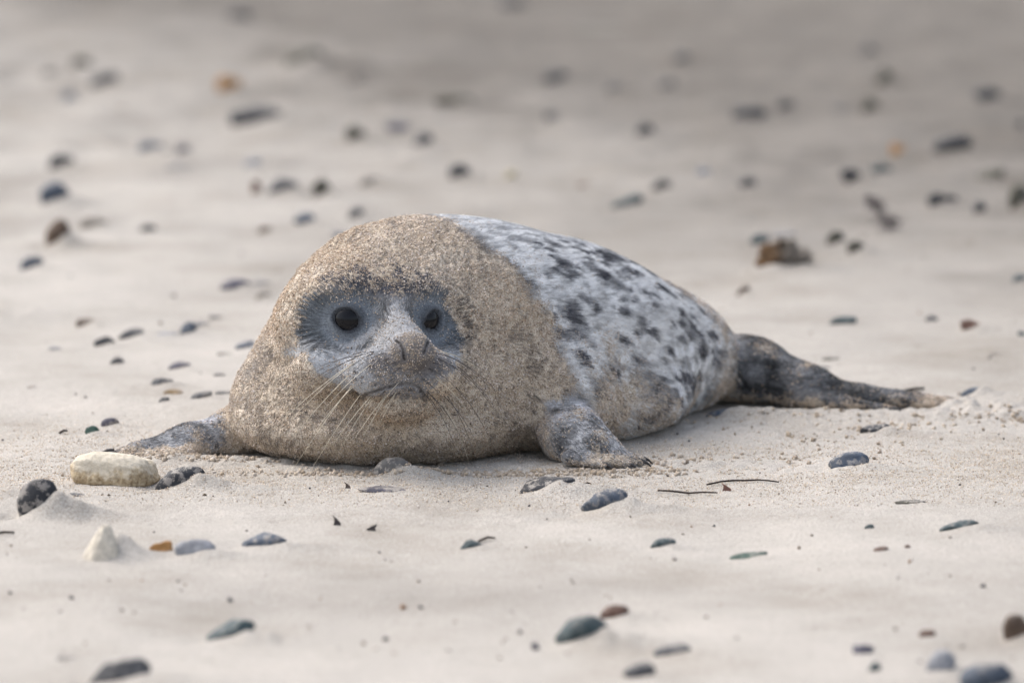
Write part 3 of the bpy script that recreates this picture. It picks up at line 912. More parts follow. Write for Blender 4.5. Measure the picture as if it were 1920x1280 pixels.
me_body.update()

def make_skin():
    m, t, b = new_mat('seal_coat')
    co = t.nodes.new('ShaderNodeTexCoord').outputs['Object']
    fine = noise_node(t, co, 560, 2.0, 0.6)
    mid = noise_node(t, co, 170, 3.0, 0.65)
    lowf = noise_node(t, co, 14, 3.0, 0.6)
    sandc = ramp(t, fine, [(0.28, (.17, .135, .098)), (0.46, (.46, .395, .32)), (0.60, (.61, .54, .45)), (0.78, (.76, .70, .63))])
    sandc = mixc(t, 1.0, sandc, ramp(t, lowf, [(0.3, (.84, .79, .73)), (0.55, (1, .98, .95)), (0.75, (1.15, 1.15, 1.15))]), 'MULTIPLY')
    mk = attr(t, 'caked')
    th = math_n(t, 'MULTIPLY', math_n(t, 'SUBTRACT', math_n(t, 'ADD', fine, mid), 1.0), -1.25)
    th = math_n(t, 'ADD', math_n(t, 'MULTIPLY', mk, 1.12), th)
    k = mrange(t, th, .42, .62)
    fur = mixc(t, 1.0, attr(t, 'col', 'Color'), ramp(t, noise_node(t, co, 420, 2.0), [(0.3, (.6, .6, .62)), (0.7, (1.25, 1.25, 1.25))]), 'MULTIPLY')
    c = mixc(t, k, fur, sandc)
    t.links.new(c, b.inputs['Base Color'])
    b.inputs['Roughness'].default_value = 0.85
    b.inputs['Specular IOR Level'].default_value = 0.2
    n = bump(t, b, mid, 0.35, 0.003)
    bump(t, b, math_n(t, 'ADD', fine, k), 0.55, 0.0014, n)
    return m
me_body.materials.append(make_skin())

seal = bpy.data.objects.new('seal', None); link(seal)
seal.location = (-.05, .2, 0); seal.empty_display_size = .1
tag(seal, 'plump sand-caked young seal lying on the beach with mottled grey and white back', 'seal')
SEAL_OFF = V3(-.05, .2, 0)
def part(name, me, parent=seal):
    o = link(bpy.data.objects.new(name, me), parent)
    if parent is seal: o.location = tuple(-float(v) for v in SEAL_OFF)
    return o
body = part('body', me_body)

# eyes: glossy dark globes sitting in their sockets
m, t, b = new_mat('seal_eye')
b.inputs['Base Color'].default_value = (.006, .006, .008, 1); b.inputs['Roughness'].default_value = .10
b.inputs['Specular IOR Level'].default_value = .24
EYEMAT = m
for e in EYES:
    bm = bmesh.new(); bmesh.ops.create_uvsphere(bm, u_segments=32, v_segments=20, radius=EYE_R - .001)
    me = bpy.data.meshes.new('eye'); bm.to_mesh(me); bm.free(); me.materials.append(EYEMAT)
    me.polygons.foreach_set('use_smooth', np.ones(len(me.polygons), bool))
    o = part('eye', me); c = from_head(e) - SEAL_OFF; o.location = tuple(map(float, c))

# ------------------------------------------------------------------ sampling the body for hair and caked grains
me_body.calc_loop_triangles()
nt_ = len(me_body.loop_triangles); T = np.empty(nt_ * 3, np.int32); me_body.loop_triangles.foreach_get('vertices', T); T = T.reshape(-1, 3)
A, B, C = P2[T[:, 0]], P2[T[:, 1]], P2[T[:, 2]]
area = .5 * np.linalg.norm(np.cross(B - A, C - A), axis=1)
cen = (A + B + C) / 3
print('seal verts', nv, 'tris', nt_, 'area', area.sum())
def sample(weight, n):
    p = area * weight; p = p / p.sum()
    i = rng.choice(len(T), n, p=p)
    u, v = rng.random(n).astype(f32), rng.random(n).astype(f32)
    fl = u + v > 1; u[fl], v[fl] = 1 - u[fl], 1 - v[fl]
    w = 1 - u - v
    mixf = lambda X: X[T[i, 0]] * w[:, None] + X[T[i, 1]] * u[:, None] + X[T[i, 2]] * v[:, None]
    pn = mixf(N); pn /= np.linalg.norm(pn, axis=1)[:, None] + 1e-9
    return mixf(P2), pn, mixf(SM[:, None])[:, 0]
seen = sstep(.60, .0, N[T[:, 0]] @ V3(0, .985, -.17)) * (cen[:, 2] > .003)      # skip the side nothing looks at
smt = SM[T].mean(1)
qt = to_head(cen)
facew = ((qt[:, 1] > -.12) & (np.abs(qt[:, 0]) < .15) & (qt[:, 2] > -.13) & (qt[:, 2] < .11))

OCT = np.array([(1,0,0),(-1,0,0),(0,1,0),(0,-1,0),(0,0,1),(0,0,-1)], f32)
OCF = np.array([(0,2,4),(2,1,4),(1,3,4),(3,0,4),(2,0,5),(1,2,5),(3,1,5),(0,3,5)], np.int32)
def grains_mesh(name, pos, rad, col):
    n = len(pos)
    q = rng.normal(size=(n, 4)); q /= np.linalg.norm(q, axis=1)[:, None]
    w, x, y, z = q.T
    M = np.stack([1-2*(y*y+z*z), 2*(x*y-z*w), 2*(x*z+y*w), 2*(x*y+z*w), 1-2*(x*x+z*z), 2*(y*z-x*w), 2*(x*z-y*w), 2*(y*z+x*w), 1-2*(x*x+y*y)], 1).reshape(n, 3, 3)
    loc = OCT[None] * (rad[:, None, None] * rng.uniform(.7, 1.3, (n, 6, 1)))
    V = np.einsum('nij,nkj->nki', M, loc) + pos[:, None, :]
    F = (OCF[None] + (np.arange(n) * 6)[:, None, None]).reshape(-1, 3)
    me = mesh_np(name, V.reshape(-1, 3), F, [MAT_GRAIN], smooth=True)
    set_attr(me, 'col', np.repeat(col, 6, 0), 'FLOAT_COLOR')
    return me
def grain_cols(n, dark=1.0):
    pal = np.array([(.60, .515, .405), (.50, .415, .315), (.33, .26, .19), (.68, .61, .52), (.52, .42, .30), (.13, .105, .08), (.70, .65, .585)])
    k = rng.choice(len(pal), n, p=[.31, .24, .11, .14, .12, .03, .05])
    return pal[k] * np.array([1.0, 1.0, 1.04]) * rng.uniform(.8, 1.2, (n, 1)) * dark

gw = seen * np.clip(np.clip(smt * 1.15, 0, 1) ** 1.2 + .018 * (~facew), 0, 1)
gmt = np.full(len(cen), 1.0, f32)
fi = np.where(facew)[0]
for nn in NOSTRIL + [MOUTH]:
    for p_, q_ in zip(nn[:-1], nn[1:]): gmt[fi] = np.minimum(gmt[fi], cap(qt[fi], p_, q_, 0, 0))
for e in EYES: gmt[fi] = np.minimum(gmt[fi], np.linalg.norm(qt[fi] - e, axis=1) - EYE_R)
gw = gw * sstep(.0030, .0060, gmt)
gp, gn, gs = sample(gw, 118000)
keep = rng.random(len(gp)) < .35 + .65 * sstep(-.5, .5, fbm(gp[:, 0] * 60, gp[:, 1] * 60, gp[:, 2] * 60, seed=101))
gp, gn, gs = gp[keep], gn[keep], gs[keep]
gr = rng.uniform(.0006, .00125, len(gp)) * (1 + .35 * (rng.random(len(gp)) < .08))
tone = 1.0 + 0 * gp[:, 2]
brown = sstep(.0, .55, fbm(gp[:, 0] * 7 + 2, gp[:, 1] * 7, gp[:, 2] * 9, seed=104))[:, None]
gc = grain_cols(len(gp)) * V3(1.05, 1.045, 1.07) * (1 - brown * V3(.09, .14, .20)) * (1 + .25 * fbm(gp[:, 0] * 12, gp[:, 1] * 12, gp[:, 2] * 12, seed=103))[:, None]
o = part('caked_sand', grains_mesh('caked_sand', gp + gn * gr[:, None] * .6, gr, gc)); o['kind'] = 'stuff'

# ------------------------------------------------------------------ hair
def hair(name, p, n, tdir, length, lift, colr, r0, clump=None):
    m_ = len(p); K = 4
    pts = np.empty((m_, K, 3), f32)
    for k in range(K):
        s = k / (K - 1)
        pts[:, k] = p + (tdir * (length * s * math.cos(lift))[:, None] if np.ndim(lift) == 0 else tdir * (length * s)[:, None]) \
                    + n * (length * math.sin(lift) * (s - .45 * s * s))[:, None]
    if clump is not None:
        for k in range(1, K):
            s = k / (K - 1)
            pts[:, k] += clump * (s ** 1.2)
    hc = bpy.data.hair_curves.new(name)
    hc.add_curves([K] * m_)
    hc.points.foreach_set('position', pts.ravel())
    rad = np.tile(np.linspace(1, .25, K, dtype=f32), m_) * np.repeat(r0, K)
    hc.points.foreach_set('radius', rad.astype(f32))
    a = hc.attributes.new('col', 'FLOAT_COLOR', 'CURVE')
    c = np.ones((m_, 4), f32); c[:, :3] = colr
    a.data.foreach_set('color', c.ravel())
    hc.materials.append(MAT_HAIR)
    o = part(name, hc); o['kind'] = 'stuff'
    return o
MAT_HAIR = make_col_attr('seal_hair', .75, .25)

bw = seen * (~facew) * np.clip(1.05 - smt * 1.0, .04, 1)
hp, hn, hs = sample(bw, 120000)
Qs = to_head(hp)
ht = flow(hp, hn, Qs)
jit = rng.normal(size=hp.shape).astype(f32) * .10
ht = ht + jit; ht -= hn * np.sum(ht * hn, 1)[:, None]; ht /= np.linalg.norm(ht, axis=1)[:, None]
hl = rng.uniform(.008, .015, len(hp)).astype(f32)
limb_w = np.clip(sstep(-.37, -.42, hp[:, 0]) + sstep(.33, .36, hp[:, 0]) + sstep(.04, .09, hp[:, 0]) * sstep(.02, -.02, hp[:, 1]), 0, 1)
limb_var = 1 + limb_w * (np.where(rng.random(len(hp)) < .3, 1.9, .75) * rng.uniform(.5, 1.4, len(hp)) - 1)
hl *= (1 - .45 * limb_w).astype(f32)
lk_s, lk_a = hp @ SPINE, hp @ V3(.82, -.50, 0)
lk = vnoise(lk_s * 85, lk_a * 330, hp[:, 2] * 330, seed=113)
hcl = coat_colour((hp - ht * (.004 + .0045 * lk)[:, None] + rng.normal(size=hp.shape) * .0012).astype(f32), Qs)
hcl = hcl * (1 + .42 * lk + .18 * vnoise(lk_s * 40, lk_a * 140, hp[:, 2] * 140, seed=114))[:, None] * rng.uniform(.82, 1.18, (len(hp), 1))
bit = vnoise(hp[:, 0] * 300, hp[:, 1] * 300, hp[:, 2] * 300, seed=111)
clump = np.cross(hn, ht) * (bit * .0018)[:, None]
hair('fur', hp - hn * .0006, hn, ht, hl, .30, np.clip(hcl * 1.06 * limb_var[:, None], .01, .9), rng.uniform(.00024, .00042, len(hp)), clump.astype(f32))

fw = seen * facew * np.clip(1.1 - smt * .8, .1, 1)
hp, hn, hs = sample(fw, 42000)
Qs = to_head(hp)
de = np.min([np.linalg.norm(Qs - e, axis=1) for e in EYES], axis=0)
okk = de > EYE_R + .0055
gm = np.full(len(hp), 1.0)
for nn in NOSTRIL + [MOUTH]:
    for p, q in zip(nn[:-1], nn[1:]): gm = np.minimum(gm, cap(Qs, p, q, 0, 0))
okk &= gm > .0035
hp, hn, Qs, de = hp[okk], hn[okk], Qs[okk], de[okk]
ht = flow(hp, hn, Qs)
fringe = (1 - .55 * sstep(.022, .040, Qs[:, 2])) * sstep(.030, .055, de) * sstep(.085, .065, de) * sstep(-.03, -.015, Qs[:, 2] + .25 * np.abs(Qs[:, 0]))
jit = rng.normal(size=hp.shape).astype(f32) * .07
ht = ht + jit; ht -= hn * np.sum(ht * hn, 1)[:, None]; ht /= np.linalg.norm(ht, axis=1)[:, None] + 1e-9
hl = (rng.uniform(.004, .006, len(hp)) + .006 * fringe).astype(f32)
hcl = coat_colour(hp, Qs)
# wet locks: hairs bunch round the eye in dark and light spikes
ie = np.argmin([np.linalg.norm(Qs - e, axis=1) for e in EYES], axis=0)
ev_ = np.array(EYES)[ie]
ang = np.arctan2(Qs[:, 2] - ev_[:, 2], (Qs[:, 0] - ev_[:, 0]))
NL = 62
ph = ang / (2 * np.pi) * NL + .35 * vnoise(Qs[:, 0] * 60, Qs[:, 2] * 60, seed=115)
fr = ph - np.round(ph)
side = np.cross(hn, ht)
tang = np.stack([-np.sin(ang), 0 * ang, np.cos(ang)], 1) @ AX
shift = -fr * (2 * np.pi / NL) * de * .85 * fringe
clump = tang * shift[:, None]
lock = 1 + fringe * (np.where(np.abs(fr) < .24, .55, -.80)) * sstep(.034, .05, de) + .50 * (np.abs(fr) * 4 - 1) * sstep(.0265, .036, de) * sstep(.075, .06, de) * sstep(-.03, -.015, Qs[:, 2] + .25 * np.abs(Qs[:, 0]))
lock = lock * (1 + .30 * vnoise(Qs[:, 0] * 230, Qs[:, 1] * 90, Qs[:, 2] * 230, seed=117))
hcl = hcl * lock[:, None] * rng.uniform(.8, 1.2, (len(hp), 1))
lift = .25
hair('face_fur', hp - hn * .0004, hn, ht, hl, lift, hcl, rng.uniform(.00022, .00038, len(hp)), clump.astype(f32))

# ------------------------------------------------------------------ whiskers, claws
def tube(name, pts, radii, mat, sides=5, parent=None, cls=None):
    pts = [Vector(p) for p in pts]
    V, F = [], []
    for i, p in enumerate(pts):
        d = (pts[min(i + 1, len(pts) - 1)] - pts[max(i - 1, 0)]).normalized()
        up = Vector((0, 0, 1)) if abs(d.z) < .9 else Vector((1, 0, 0))
        a = d.cross(up).normalized(); b_ = d.cross(a)
        for k in range(sides):
            t_ = 2 * math.pi * k / sides
            V.append(p + (a * math.cos(t_) + b_ * math.sin(t_)) * radii[i])
    for i in range(len(pts) - 1):
        for k in range(sides):
            a, b_ = i * sides + k, i * sides + (k + 1) % sides
            F.append((a, b_, b_ + sides, a + sides))
    F.append(tuple(range(sides))[::-1]); F.append(tuple(range((len(pts) - 1) * sides, len(pts) * sides)))
    return poly_mesh(name, V, F, [mat])

def poly_mesh(name, V, faces, mats=(), smooth=True):
    me = bpy.data.meshes.new(name)
    me.from_pydata([tuple(map(float, p)) for p in V], [], [tuple(map(int, f)) for f in faces])
    me.polygons.foreach_set('use_smooth', np.full(len(me.polygons), smooth, bool))
    for m_ in mats: me.materials.append(m_)
    me.update()
    return me

MAT_WH_L = make_plain('whisker_pale', (.62, .56, .44), .4, 40, .5, .1)
MAT_WH_D = make_plain('whisker_dark', (.06, .052, .05), .4, 40, .5, .1)
def on_head(r, f, u):
    """push a head point out to the skin"""
    p = from_head((r, f, u))[None]
    for _ in range(5):
        p = p - grad(p, detail=False) * seal_sdf(p, False)[:, None]
    return p[0]
rw = random.Random(5)
for s, nrow in ((-1, 5), (1, 5)):
    for row in range(nrow):
        for k in range(5 if s < 0 else 4):
            r = s * (.026 + .010 * k + rw.uniform(-.002, .002)); u = -.052 - .0085 * row + .002 * k
            f = .085 - .008 * k
            root = on_head(r, f, u)
            L = (.045 + .016 * k + rw.uniform(-.008, .012)) * (1 if row > 0 else .8)
            dr = np.array([s * (.80 - .05 * row), .42 - .10 * k, -.10 - .16 * row])
            dr = dr / np.linalg.norm(dr)
            pts = []
            for j in range(7):
                q = j / 6
                hd = dr * L * q + np.array([0, -.25 * q * q, -.30 * q * q]) * L
                pts.append(root + (hd @ AX))
            dark = (row < 2 and s < 0) or (s > 0 and rw.random() < .75) or rw.random() < .15
            me = tube('whisker', [tuple(map(float, p)) for p in pts], [.00055 * (1 - .75 * j / 6) for j in range(7)], MAT_WH_D if dark else MAT_WH_L, 4)
            part('whisker', me)
for (r, u, dx, dz) in ((-.055, .052, -.35, .9), (-.035, .058, -.5, .7), (.055, .052, .3, .9), (.066, .048, .55, .8), (.03, .058, .1, 1)):
    root = on_head(r, -.02, u)
    pts = [root + (np.array([dx * .03 * q, .012 * q * (1 - q) + .006 * q, dz * .03 * q]) @ AX) for q in np.linspace(0, 1, 5)]
    part('eyebrow_hair', tube('eyebrow_hair', [tuple(map(float, p)) for p in pts], [.0004 * (1 - .7 * q) for q in np.linspace(0, 1, 5)], MAT_WH_D, 4))
MAT_CLAW = make_plain('claw_horn', (.035, .030, .028), .45, 60, .5, .3)
for digs, sgn in ((DIG_L, -1), (DIG_R, 1)):
    for a, b_ in digs:
        a, b_ = np.array(a), np.array(b_)
        d = (b_ - a) / np.linalg.norm(b_ - a)
        r = .006
        p0 = b_ + np.array([0, 0, .005]) - d * .006
        pts = [p0 + d * L_ + np.array([0, 0, dz]) for L_, dz in ((0, 0), (.010, .0015), (.019, -.001), (.026, -.006))]
        part('claw', tube('claw', [tuple(map(float, p)) for p in pts], [.0034, .0030, .0020, .0005], MAT_CLAW, 6))

# ------------------------------------------------------------------ stones
def unit_stone(seed, nu=30, nv=18):
    """a rounded, slightly irregular beach stone, unit radius, as V, F"""
    u = np.linspace(0, 2 * np.pi, nu, endpoint=False); v = np.linspace(0, np.pi, nv + 1)[1:-1]
    U, Vv = np.meshgrid(u, v)
    P = np.stack([np.sin(Vv) * np.cos(U), np.sin(Vv) * np.sin(U), np.cos(Vv)], -1).reshape(-1, 3)
    P = np.vstack([P, [[0, 0, 1]], [[0, 0, -1]]])
    r = np.random.default_rng(seed)
    o = r.uniform(-50, 50, 3)
    k = 1 + .21 * vnoise(P[:, 0] * 1.1 + o[0], P[:, 1] * 1.1 + o[1], P[:, 2] * 1.1 + o[2], seed=seed) \
        + .06 * vnoise(P[:, 0] * 2.6 + o[1], P[:, 1] * 2.6 + o[2], P[:, 2] * 2.6 + o[0], seed=seed + 1) \
        + .02 * vnoise(P[:, 0] * 7 + o[1], P[:, 1] * 7 + o[2], P[:, 2] * 7 + o[0], seed=seed + 2)
    P = np.sign(P) * np.abs(P) ** r.uniform(.86, 1.0)
    P = P * k[:, None]
    if r.random() < .5 and seed < 900:                # some are broken: a few flat breaks
        for _ in range(r.integers(3, 7)):
            nn = r.normal(size=3) * np.array([1, 1, .8]); nn /= np.linalg.norm(nn)
            d_ = P @ nn - r.uniform(.60, .85)
            P = P - nn * (np.maximum(d_, 0) * .88)[:, None]
    F = []
    nr = nv - 1
    for j in range(nr - 1):
        for i in range(nu):
            a, b = j * nu + i, j * nu + (i + 1) % nu
            F.append((a, a + nu, b + nu, b))
    top, bot = len(P) - 2, len(P) - 1
    tri = [(top, i, (i + 1) % nu) for i in range(nu)] + [(bot, (nr - 1) * nu + (i + 1) % nu, (nr - 1) * nu + i) for i in range(nu)]
    return P, F, tri

def poly_mesh(name, V, faces, mats=(), smooth=True):
    me = bpy.data.meshes.new(name)
    me.from_pydata([tuple(map(float, p)) for p in V], [], [tuple(map(int, f)) for f in faces])
    me.polygons.foreach_set('use_smooth', np.full(len(me.polygons), smooth, bool))
    for m in mats: me.materials.append(m)
    me.update()
    return me

for i, (geo, row) in enumerate(zip(STONE_GEO, STONES)):
    x, y, z, wm, dep, hm, lean, s = geo
    tn, crust, label = row[5], row[6], row[8]
    P, F, T = unit_stone(100 + i)
    vis = max(hm - .075 * wm, hm * .65) * 1.0            # height that stands out of the sand
    c = vis * .80                                 # half height of the whole stone
    P = P * np.array([wm * .5, dep * .5, c])
    P[:, 0] += P[:, 2] * rng.uniform(-.25, .25)
    a = R(lean)
    X = P[:, 0] * math.cos(a) - P[:, 2] * math.sin(a); Z = P[:, 0] * math.sin(a) + P[:, 2] * math.cos(a)
    P = np.stack([X, P[:, 1], Z + vis - c * .95], 1)
    nm = 'stone' if row[2] >= 36 else 'pebble'
    me = poly_mesh(nm, P, F + T, [MAT_STONE])
    o = link(bpy.data.objects.new(nm, me))
    o.location = (x, y, z)
    tv = TINT[tn]; jit = rng.uniform(.85, 1.15)
    o.color = (tv[0] * jit, tv[1] * jit, tv[2] * jit, crust)
    tag(o, label, nm, 'stones scattered over the beach' if nm == 'stone' else 'small pebbles scattered over the beach')

# ------------------------------------------------------------------ things of their own
def lump_mesh(name, seed, half, rough, mats, nu=56, nv=32, sq=.8):
    P_, F_, T_ = unit_stone(seed, nu, nv)
    P_ = np.sign(P_) * np.abs(P_) ** sq
    nn = fbm(P_[:, 0] * 3, P_[:, 1] * 3, P_[:, 2] * 3, seed=seed + 5) * rough + fbm(P_[:, 0] * 9, P_[:, 1] * 9, P_[:, 2] * 9, seed=seed + 6) * rough * .5
    P_ = P_ * (1 + nn)[:, None] * np.array(half)
    return P_, F_, T_

def place(name, me, px, py, label, cat, dz=0.0, group=None):
    x, y, z, d = ground_at(px, py)
    o = link(bpy.data.objects.new(name, me)); o.location = (x, y, z + dz)
    return tag(o, label, cat, group)

# large pale stone before the left flipper
m, t, b = new_mat('pale_stone')
co = t.nodes.new('ShaderNodeTexCoord').outputs['Object']
n1 = noise_node(t, co, 34, 5.0, .7); n2 = noise_node(t, co, 150, 3.0, .6)
sep = t.nodes.new('ShaderNodeSeparateXYZ'); t.links.new(co, sep.inputs[0])
crust = mrange(t, math_n(t, 'ADD', n1, math_n(t, 'MULTIPLY', sep.outputs['Z'], -16.0)), .30, .58)
cc = mixc(t, crust, ramp(t, n2, [(.3, (.50, .44, .34)), (.7, (.68, .61, .50))]), ramp(t, n2, [(.3, (.20, .14, .075)), (.55, (.44, .345, .22)), (.75, (.60, .50, .35))]))
t.links.new(cc, b.inputs['Base Color']); b.inputs['Roughness'].default_value = .9
bump(t, b, n2, .7, .003, bump(t, b, n1, .5, .006))
PALE = m
P_, F_, T_ = lump_mesh('stone', 900, (.066, .040, .0255), .05, [PALE], sq=1.0)
P_[:, 0] = np.sign(P_[:, 0]) * (np.abs(P_[:, 0]) / .07) ** .72 * .066
P_[:, 2] *= np.where(P_[:, 0] > 0, 1 - .15 * P_[:, 0] / .068, 1)
o = place('stone', poly_mesh('stone', P_, F_ + T_, [PALE]), 214, 903, 'large pale cream oblong stone lying before the left front flipper', 'stone', .016, 'stones scattered over the beach')
o.rotation_euler = (0, R(3), R(-4))
# pale wedge, upright in a mound of sand
P_, F_, T_ = lump_mesh('stone', 905, (.030, .022, .040), .10, [PALE], sq=.95)
_h = np.clip((P_[:, 2] + .04) / .08, 0, 1)
P_[:, 0] = P_[:, 0] * (1.15 - .85 * _h) + .006 * _h; P_[:, 1] *= (1.15 - .7 * _h); P_[:, 2] += .008
me = poly_mesh('stone', P_, F_ + T_, [make_plain('chalk', (.56, .51, .43), .9, 120, .2, .25)])
place('stone', me, 188, 1048, 'pale cream wedge of stone standing upright in the left foreground sand', 'stone', .0, 'stones scattered over the beach')
# sandy brown clod at the right
m, t, b = new_mat('sandy_clod')
co = t.nodes.new('ShaderNodeTexCoord').outputs['Object']
n1 = noise_node(t, co, 26, 4.0, .65)
sep = t.nodes.new('ShaderNodeSeparateXYZ'); t.links.new(co, sep.inputs[0])
k = mrange(t, math_n(t, 'ADD', math_n(t, 'MULTIPLY', sep.outputs['X'], 12.0), math_n(t, 'MULTIPLY', n1, .8)), .05, .55)
t.links.new(mixc(t, k, ramp(t, n1, [(.3, (.05, .034, .02)), (.7, (.22, .115, .045))]), ramp(t, n1, [(.3, (.10, .088, .072)), (.7, (.22, .19, .16))])), b.inputs['Base Color'])
b.inputs['Roughness'].default_value = .95; bump(t, b, n1, .8, .006)
P_, F_, T_ = lump_mesh('clod', 910, (.044, .032, .040), .40, [m], sq=1.0)
place('clod', poly_mesh('clod', P_, F_ + T_, [m]), 1468, 505, 'brown sandy clod with an orange-brown left face, right of the seal back', 'clod', .014)

# feathery dried weed, upper right
MAT_WEED = make_plain('dried_weed', (.085, .07, .075), .9, 90, .2, .5)
x, y, z, d = ground_at(1650, 436)
s = PXM * math.hypot(d, CAM_H)
weed = link(bpy.data.objects.new('dried_weed', None)); weed.location = (x, y, z); weed.empty_display_size = .05
tag(weed, 'feathery dark dried weed lying on the sand at right, below the steep dark pair', 'seaweed')
rw = random.Random(11)
stem_pts = [(22 * s, 0, .004), (14 * s, .01, .020), (2 * s, .02, .034), (-12 * s, .03, .048), (-26 * s, .04, .062)]
o = link(bpy.data.objects.new('stem', tube('stem', stem_pts, [.0022, .002, .0018, .0014, .0007], MAT_WEED, 6)), weed)
for i in range(64):
    q = rw.random(); j = min(int(q * 4), 3); fq = q * 4 - j
    if .42 < q < .55 and rw.random() < .7: continue
    p = Vector(stem_pts[j]).lerp(Vector(stem_pts[j + 1]), fq)
    dirv = Vector((rw.uniform(-1, 1.2), rw.uniform(-.6, .6), rw.uniform(-.8, .5))).normalized()
    L = rw.uniform(.014, .034) * (1.25 if q < .4 else .85)
    e = p + dirv * L
    if e.z < .002: e.z = .002
    mid = p.lerp(e, .5) + Vector((0, 0, .005))
    w = rw.uniform(.0009, .0022)
    link(bpy.data.objects.new('frond', tube('frond', [p, mid, e], [w * .6, w, .0004], MAT_WEED, 4)), weed)

# twigs and shards near the seal
MAT_TWIG = make_plain('twig_bark', (.035, .026, .022), .85, 200, .2, .5)
def twig(pts_px, r, label, cat='twig', name='twig', lift=.003, mat=None):
    W = []
    for (px, py) in pts_px:
        x, y, z, d = ground_at(px, py)
        W.append((x, y, float(height(np.array([x]), np.array([y]))[0])))
    o0 = W[0]
    pts = [(p[0] - o0[0], p[1] - o0[1], p[2] - o0[2] + lift + (.0015 if i % 2 else 0)) for i, p in enumerate(W)]
    n = len(pts)
    o = link(bpy.data.objects.new(name, tube(name, pts, [r * (1 - .45 * abs(i / (n - 1) - .35)) for i in range(n)], mat or MAT_TWIG, 6)))
    o.location = o0
    return tag(o, label, cat)
twig([(1233, 925), (1262, 927), (1290, 928), (1318, 928), (1345, 927)], .0016, 'thin dark twig lying nearest the large smooth blue-grey stone, left of the longer one')
twig([(1325, 912), (1352, 908), (1375, 904), (1398, 906), (1420, 903), (1440, 906), (1460, 907)], .0015, 'longer thin dark twig with a reddish shard across it, right of the flipper')
twig([(-4, 1003), (10, 1003), (28, 1002)], .0022, 'short dark twig cut by the left edge in the foreground')
twig([(1094, 914), (1102, 912), (1108, 911)], .0014, 'tiny dark splinter right of the dark arched stone')
twig([(112, 815), (120, 812), (126, 811)], .0020, 'tiny dark splinter left of the green slanting stone')
twig([(1697, 736), (1716, 734), (1732, 731)], .0030, 'short dark twig lying behind the tip of the hind flipper')
twig([(898, 1018), (914, 1013), (928, 1012)], .0020, 'thin grey twig touching the small teal stone in the foreground')
def shard(px, py, wpx, hpx, lean, colr, label):
    x, y, z, d = ground_at(px, py + hpx / 2)
    s = PXM * math.hypot(d, CAM_H)
    w, h = wpx * s, hpx * s
    prof = [(-.5, 0), (.5, 0), (.40, .4), (.22 + lean * .3, .75), (lean * .55, 1.0), (lean * .2 - .12, .7), (-.32, .35)]
    V = []
    for yy, kf in ((-.10, 1.0), (.10, .92)):
        for a, c in prof: V.append((a * w * kf, yy * w + .12 * w * (c - .5) ** 2, c * h * kf - .002))
    n = len(prof)
    F = [tuple(range(n))[::-1], tuple(range(n, 2 * n))] + [(i, (i + 1) % n, n + (i + 1) % n, n + i) for i in range(n)]
    me = poly_mesh('shell_shard', V, F, [make_plain('shard', colr, .6, 150, .4, .4)], smooth=False)
    o = link(bpy.data.objects.new('shell_shard', me)); o.location = (x, y, float(height(np.array([x]), np.array([y]))[0]))
    return tag(o, label, 'shell shard')
shard(632, 973, 16, 22, -1.0, (.05, .04, .042), 'dark curved shell shard sticking up in the foreground, left one of two')
shard(695, 986, 22, 16, 1.0, (.06, .05, .05), 'dark shell shard pointing right in the foreground, right one of two')
shard(652, 907, 12, 15, -1.0, (.12, .095, .08), 'small brown shell shard between the chest and the dark curved stone')
shard(1362, 911, 20, 18, -.9, (.20, .10, .075), 'reddish brown shell shard lying across the longer twig')

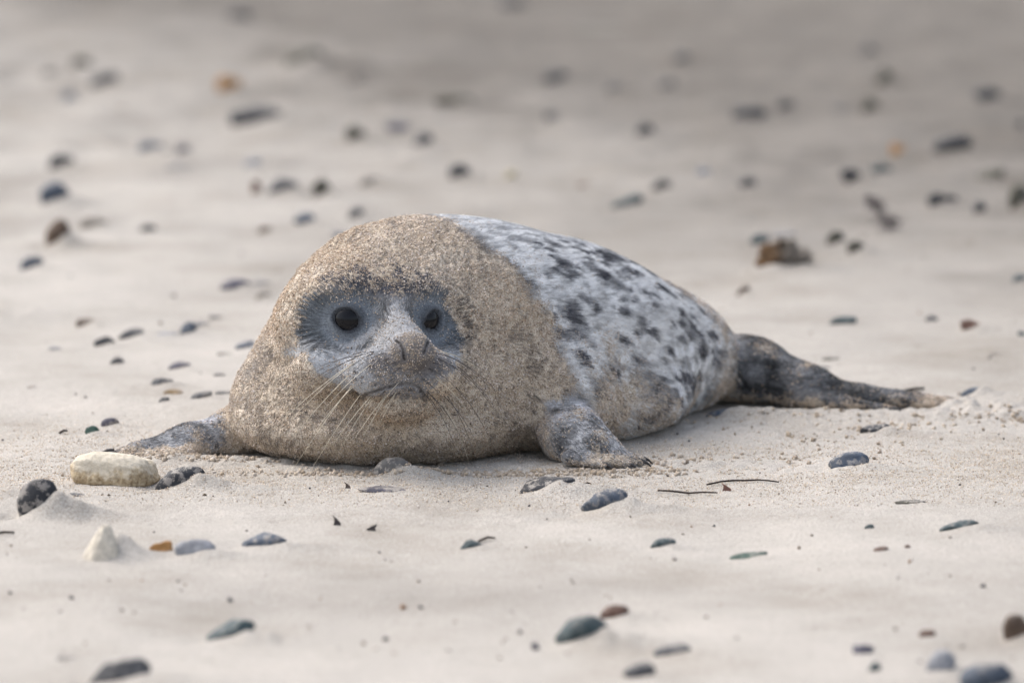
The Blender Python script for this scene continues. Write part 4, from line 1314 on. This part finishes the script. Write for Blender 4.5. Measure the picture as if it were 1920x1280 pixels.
# ------------------------------------------------------------------ loose grains and crumbs of sand round the seal
n = 52000
ly = rng.normal(-.10, .20, n); lx = rng.uniform(-.80, .86, n)
ok = (ly > -.45) & (ly < .62)
lx, ly = lx[ok], ly[ok]
lz = height(lx, ly)
lr = rng.uniform(.0005, .0011, len(lx)) * np.where(rng.random(len(lx)) < .03, 1.5, 1)
me = grains_mesh('sand_grains', np.stack([lx, ly, lz + lr * .5], 1).astype(f32), lr, grain_cols(len(lx), 1.15))
tag(link(bpy.data.objects.new('sand_grains', me)), kind='stuff')
# crumbs: damp clumps flung up beside the flippers and belly
spots = [(-.19, -.155, .17, .012, 500), (-.40, -.05, .09, .018, 420), (.13, -.115, .07, .012, 420), (.27, -.02, .09, .025, 140), (.38, .38, .10, .05, 120),
         (.52, .44, .10, .03, 120), (.76, .46, .09, .06, 260), (.84, .38, .10, .02, 300), (.02, -.14, .10, .012, 240), (.47, .22, .16, .08, 110),
         (-.50, -.03, .06, .02, 260), (.56, .30, .05, .02, 160), (.215, -.06, .02, .03, 160), (.40, -.01, .14, .05, 60)]
cx, cy, cr = [], [], []
for (mx, my, sx, sy, k) in spots:
    cx.append(rng.normal(mx, sx, k)); cy.append(rng.normal(my, sy, k)); cr.append(rng.gamma(2.2, .00075, k) + .0007)
cx, cy, cr = map(np.concatenate, (cx, cy, cr))
cr = np.minimum(cr, .0055)
cz = height(cx, cy)
pal = grain_cols(len(cx)) * .5 + np.array([.33, .275, .215]) * .5
me = grains_mesh('sand_crumbs', np.stack([cx, cy, cz + cr * .35], 1).astype(f32), cr, pal)
tag(link(bpy.data.objects.new('sand_crumbs', me)), kind='stuff')

# grit: dark and pale flecks, bits of shell and shingle strewn over the whole beach
n = 800
gyv = -1.6 + 7.5 * rng.random(n) ** 1.5; gxv = rng.uniform(-1, 1, n) * (.80 + .085 * (gyv + 1.6))
gr_ = rng.gamma(1.6, .0008, n) + .0006
gr_ = np.minimum(gr_, .006)
gz_ = height(gxv, gyv)
pal = np.array([(.05, .05, .055), (.10, .08, .06), (.16, .12, .08), (.30, .27, .24), (.55, .50, .44), (.22, .12, .06)])
me = grains_mesh('grit', np.stack([gxv, gyv, gz_ + gr_ * .2], 1).astype(f32), gr_, pal[rng.choice(6, n, p=[.3, .2, .15, .15, .12, .08])])
tag(link(bpy.data.objects.new('grit', me)), kind='stuff')
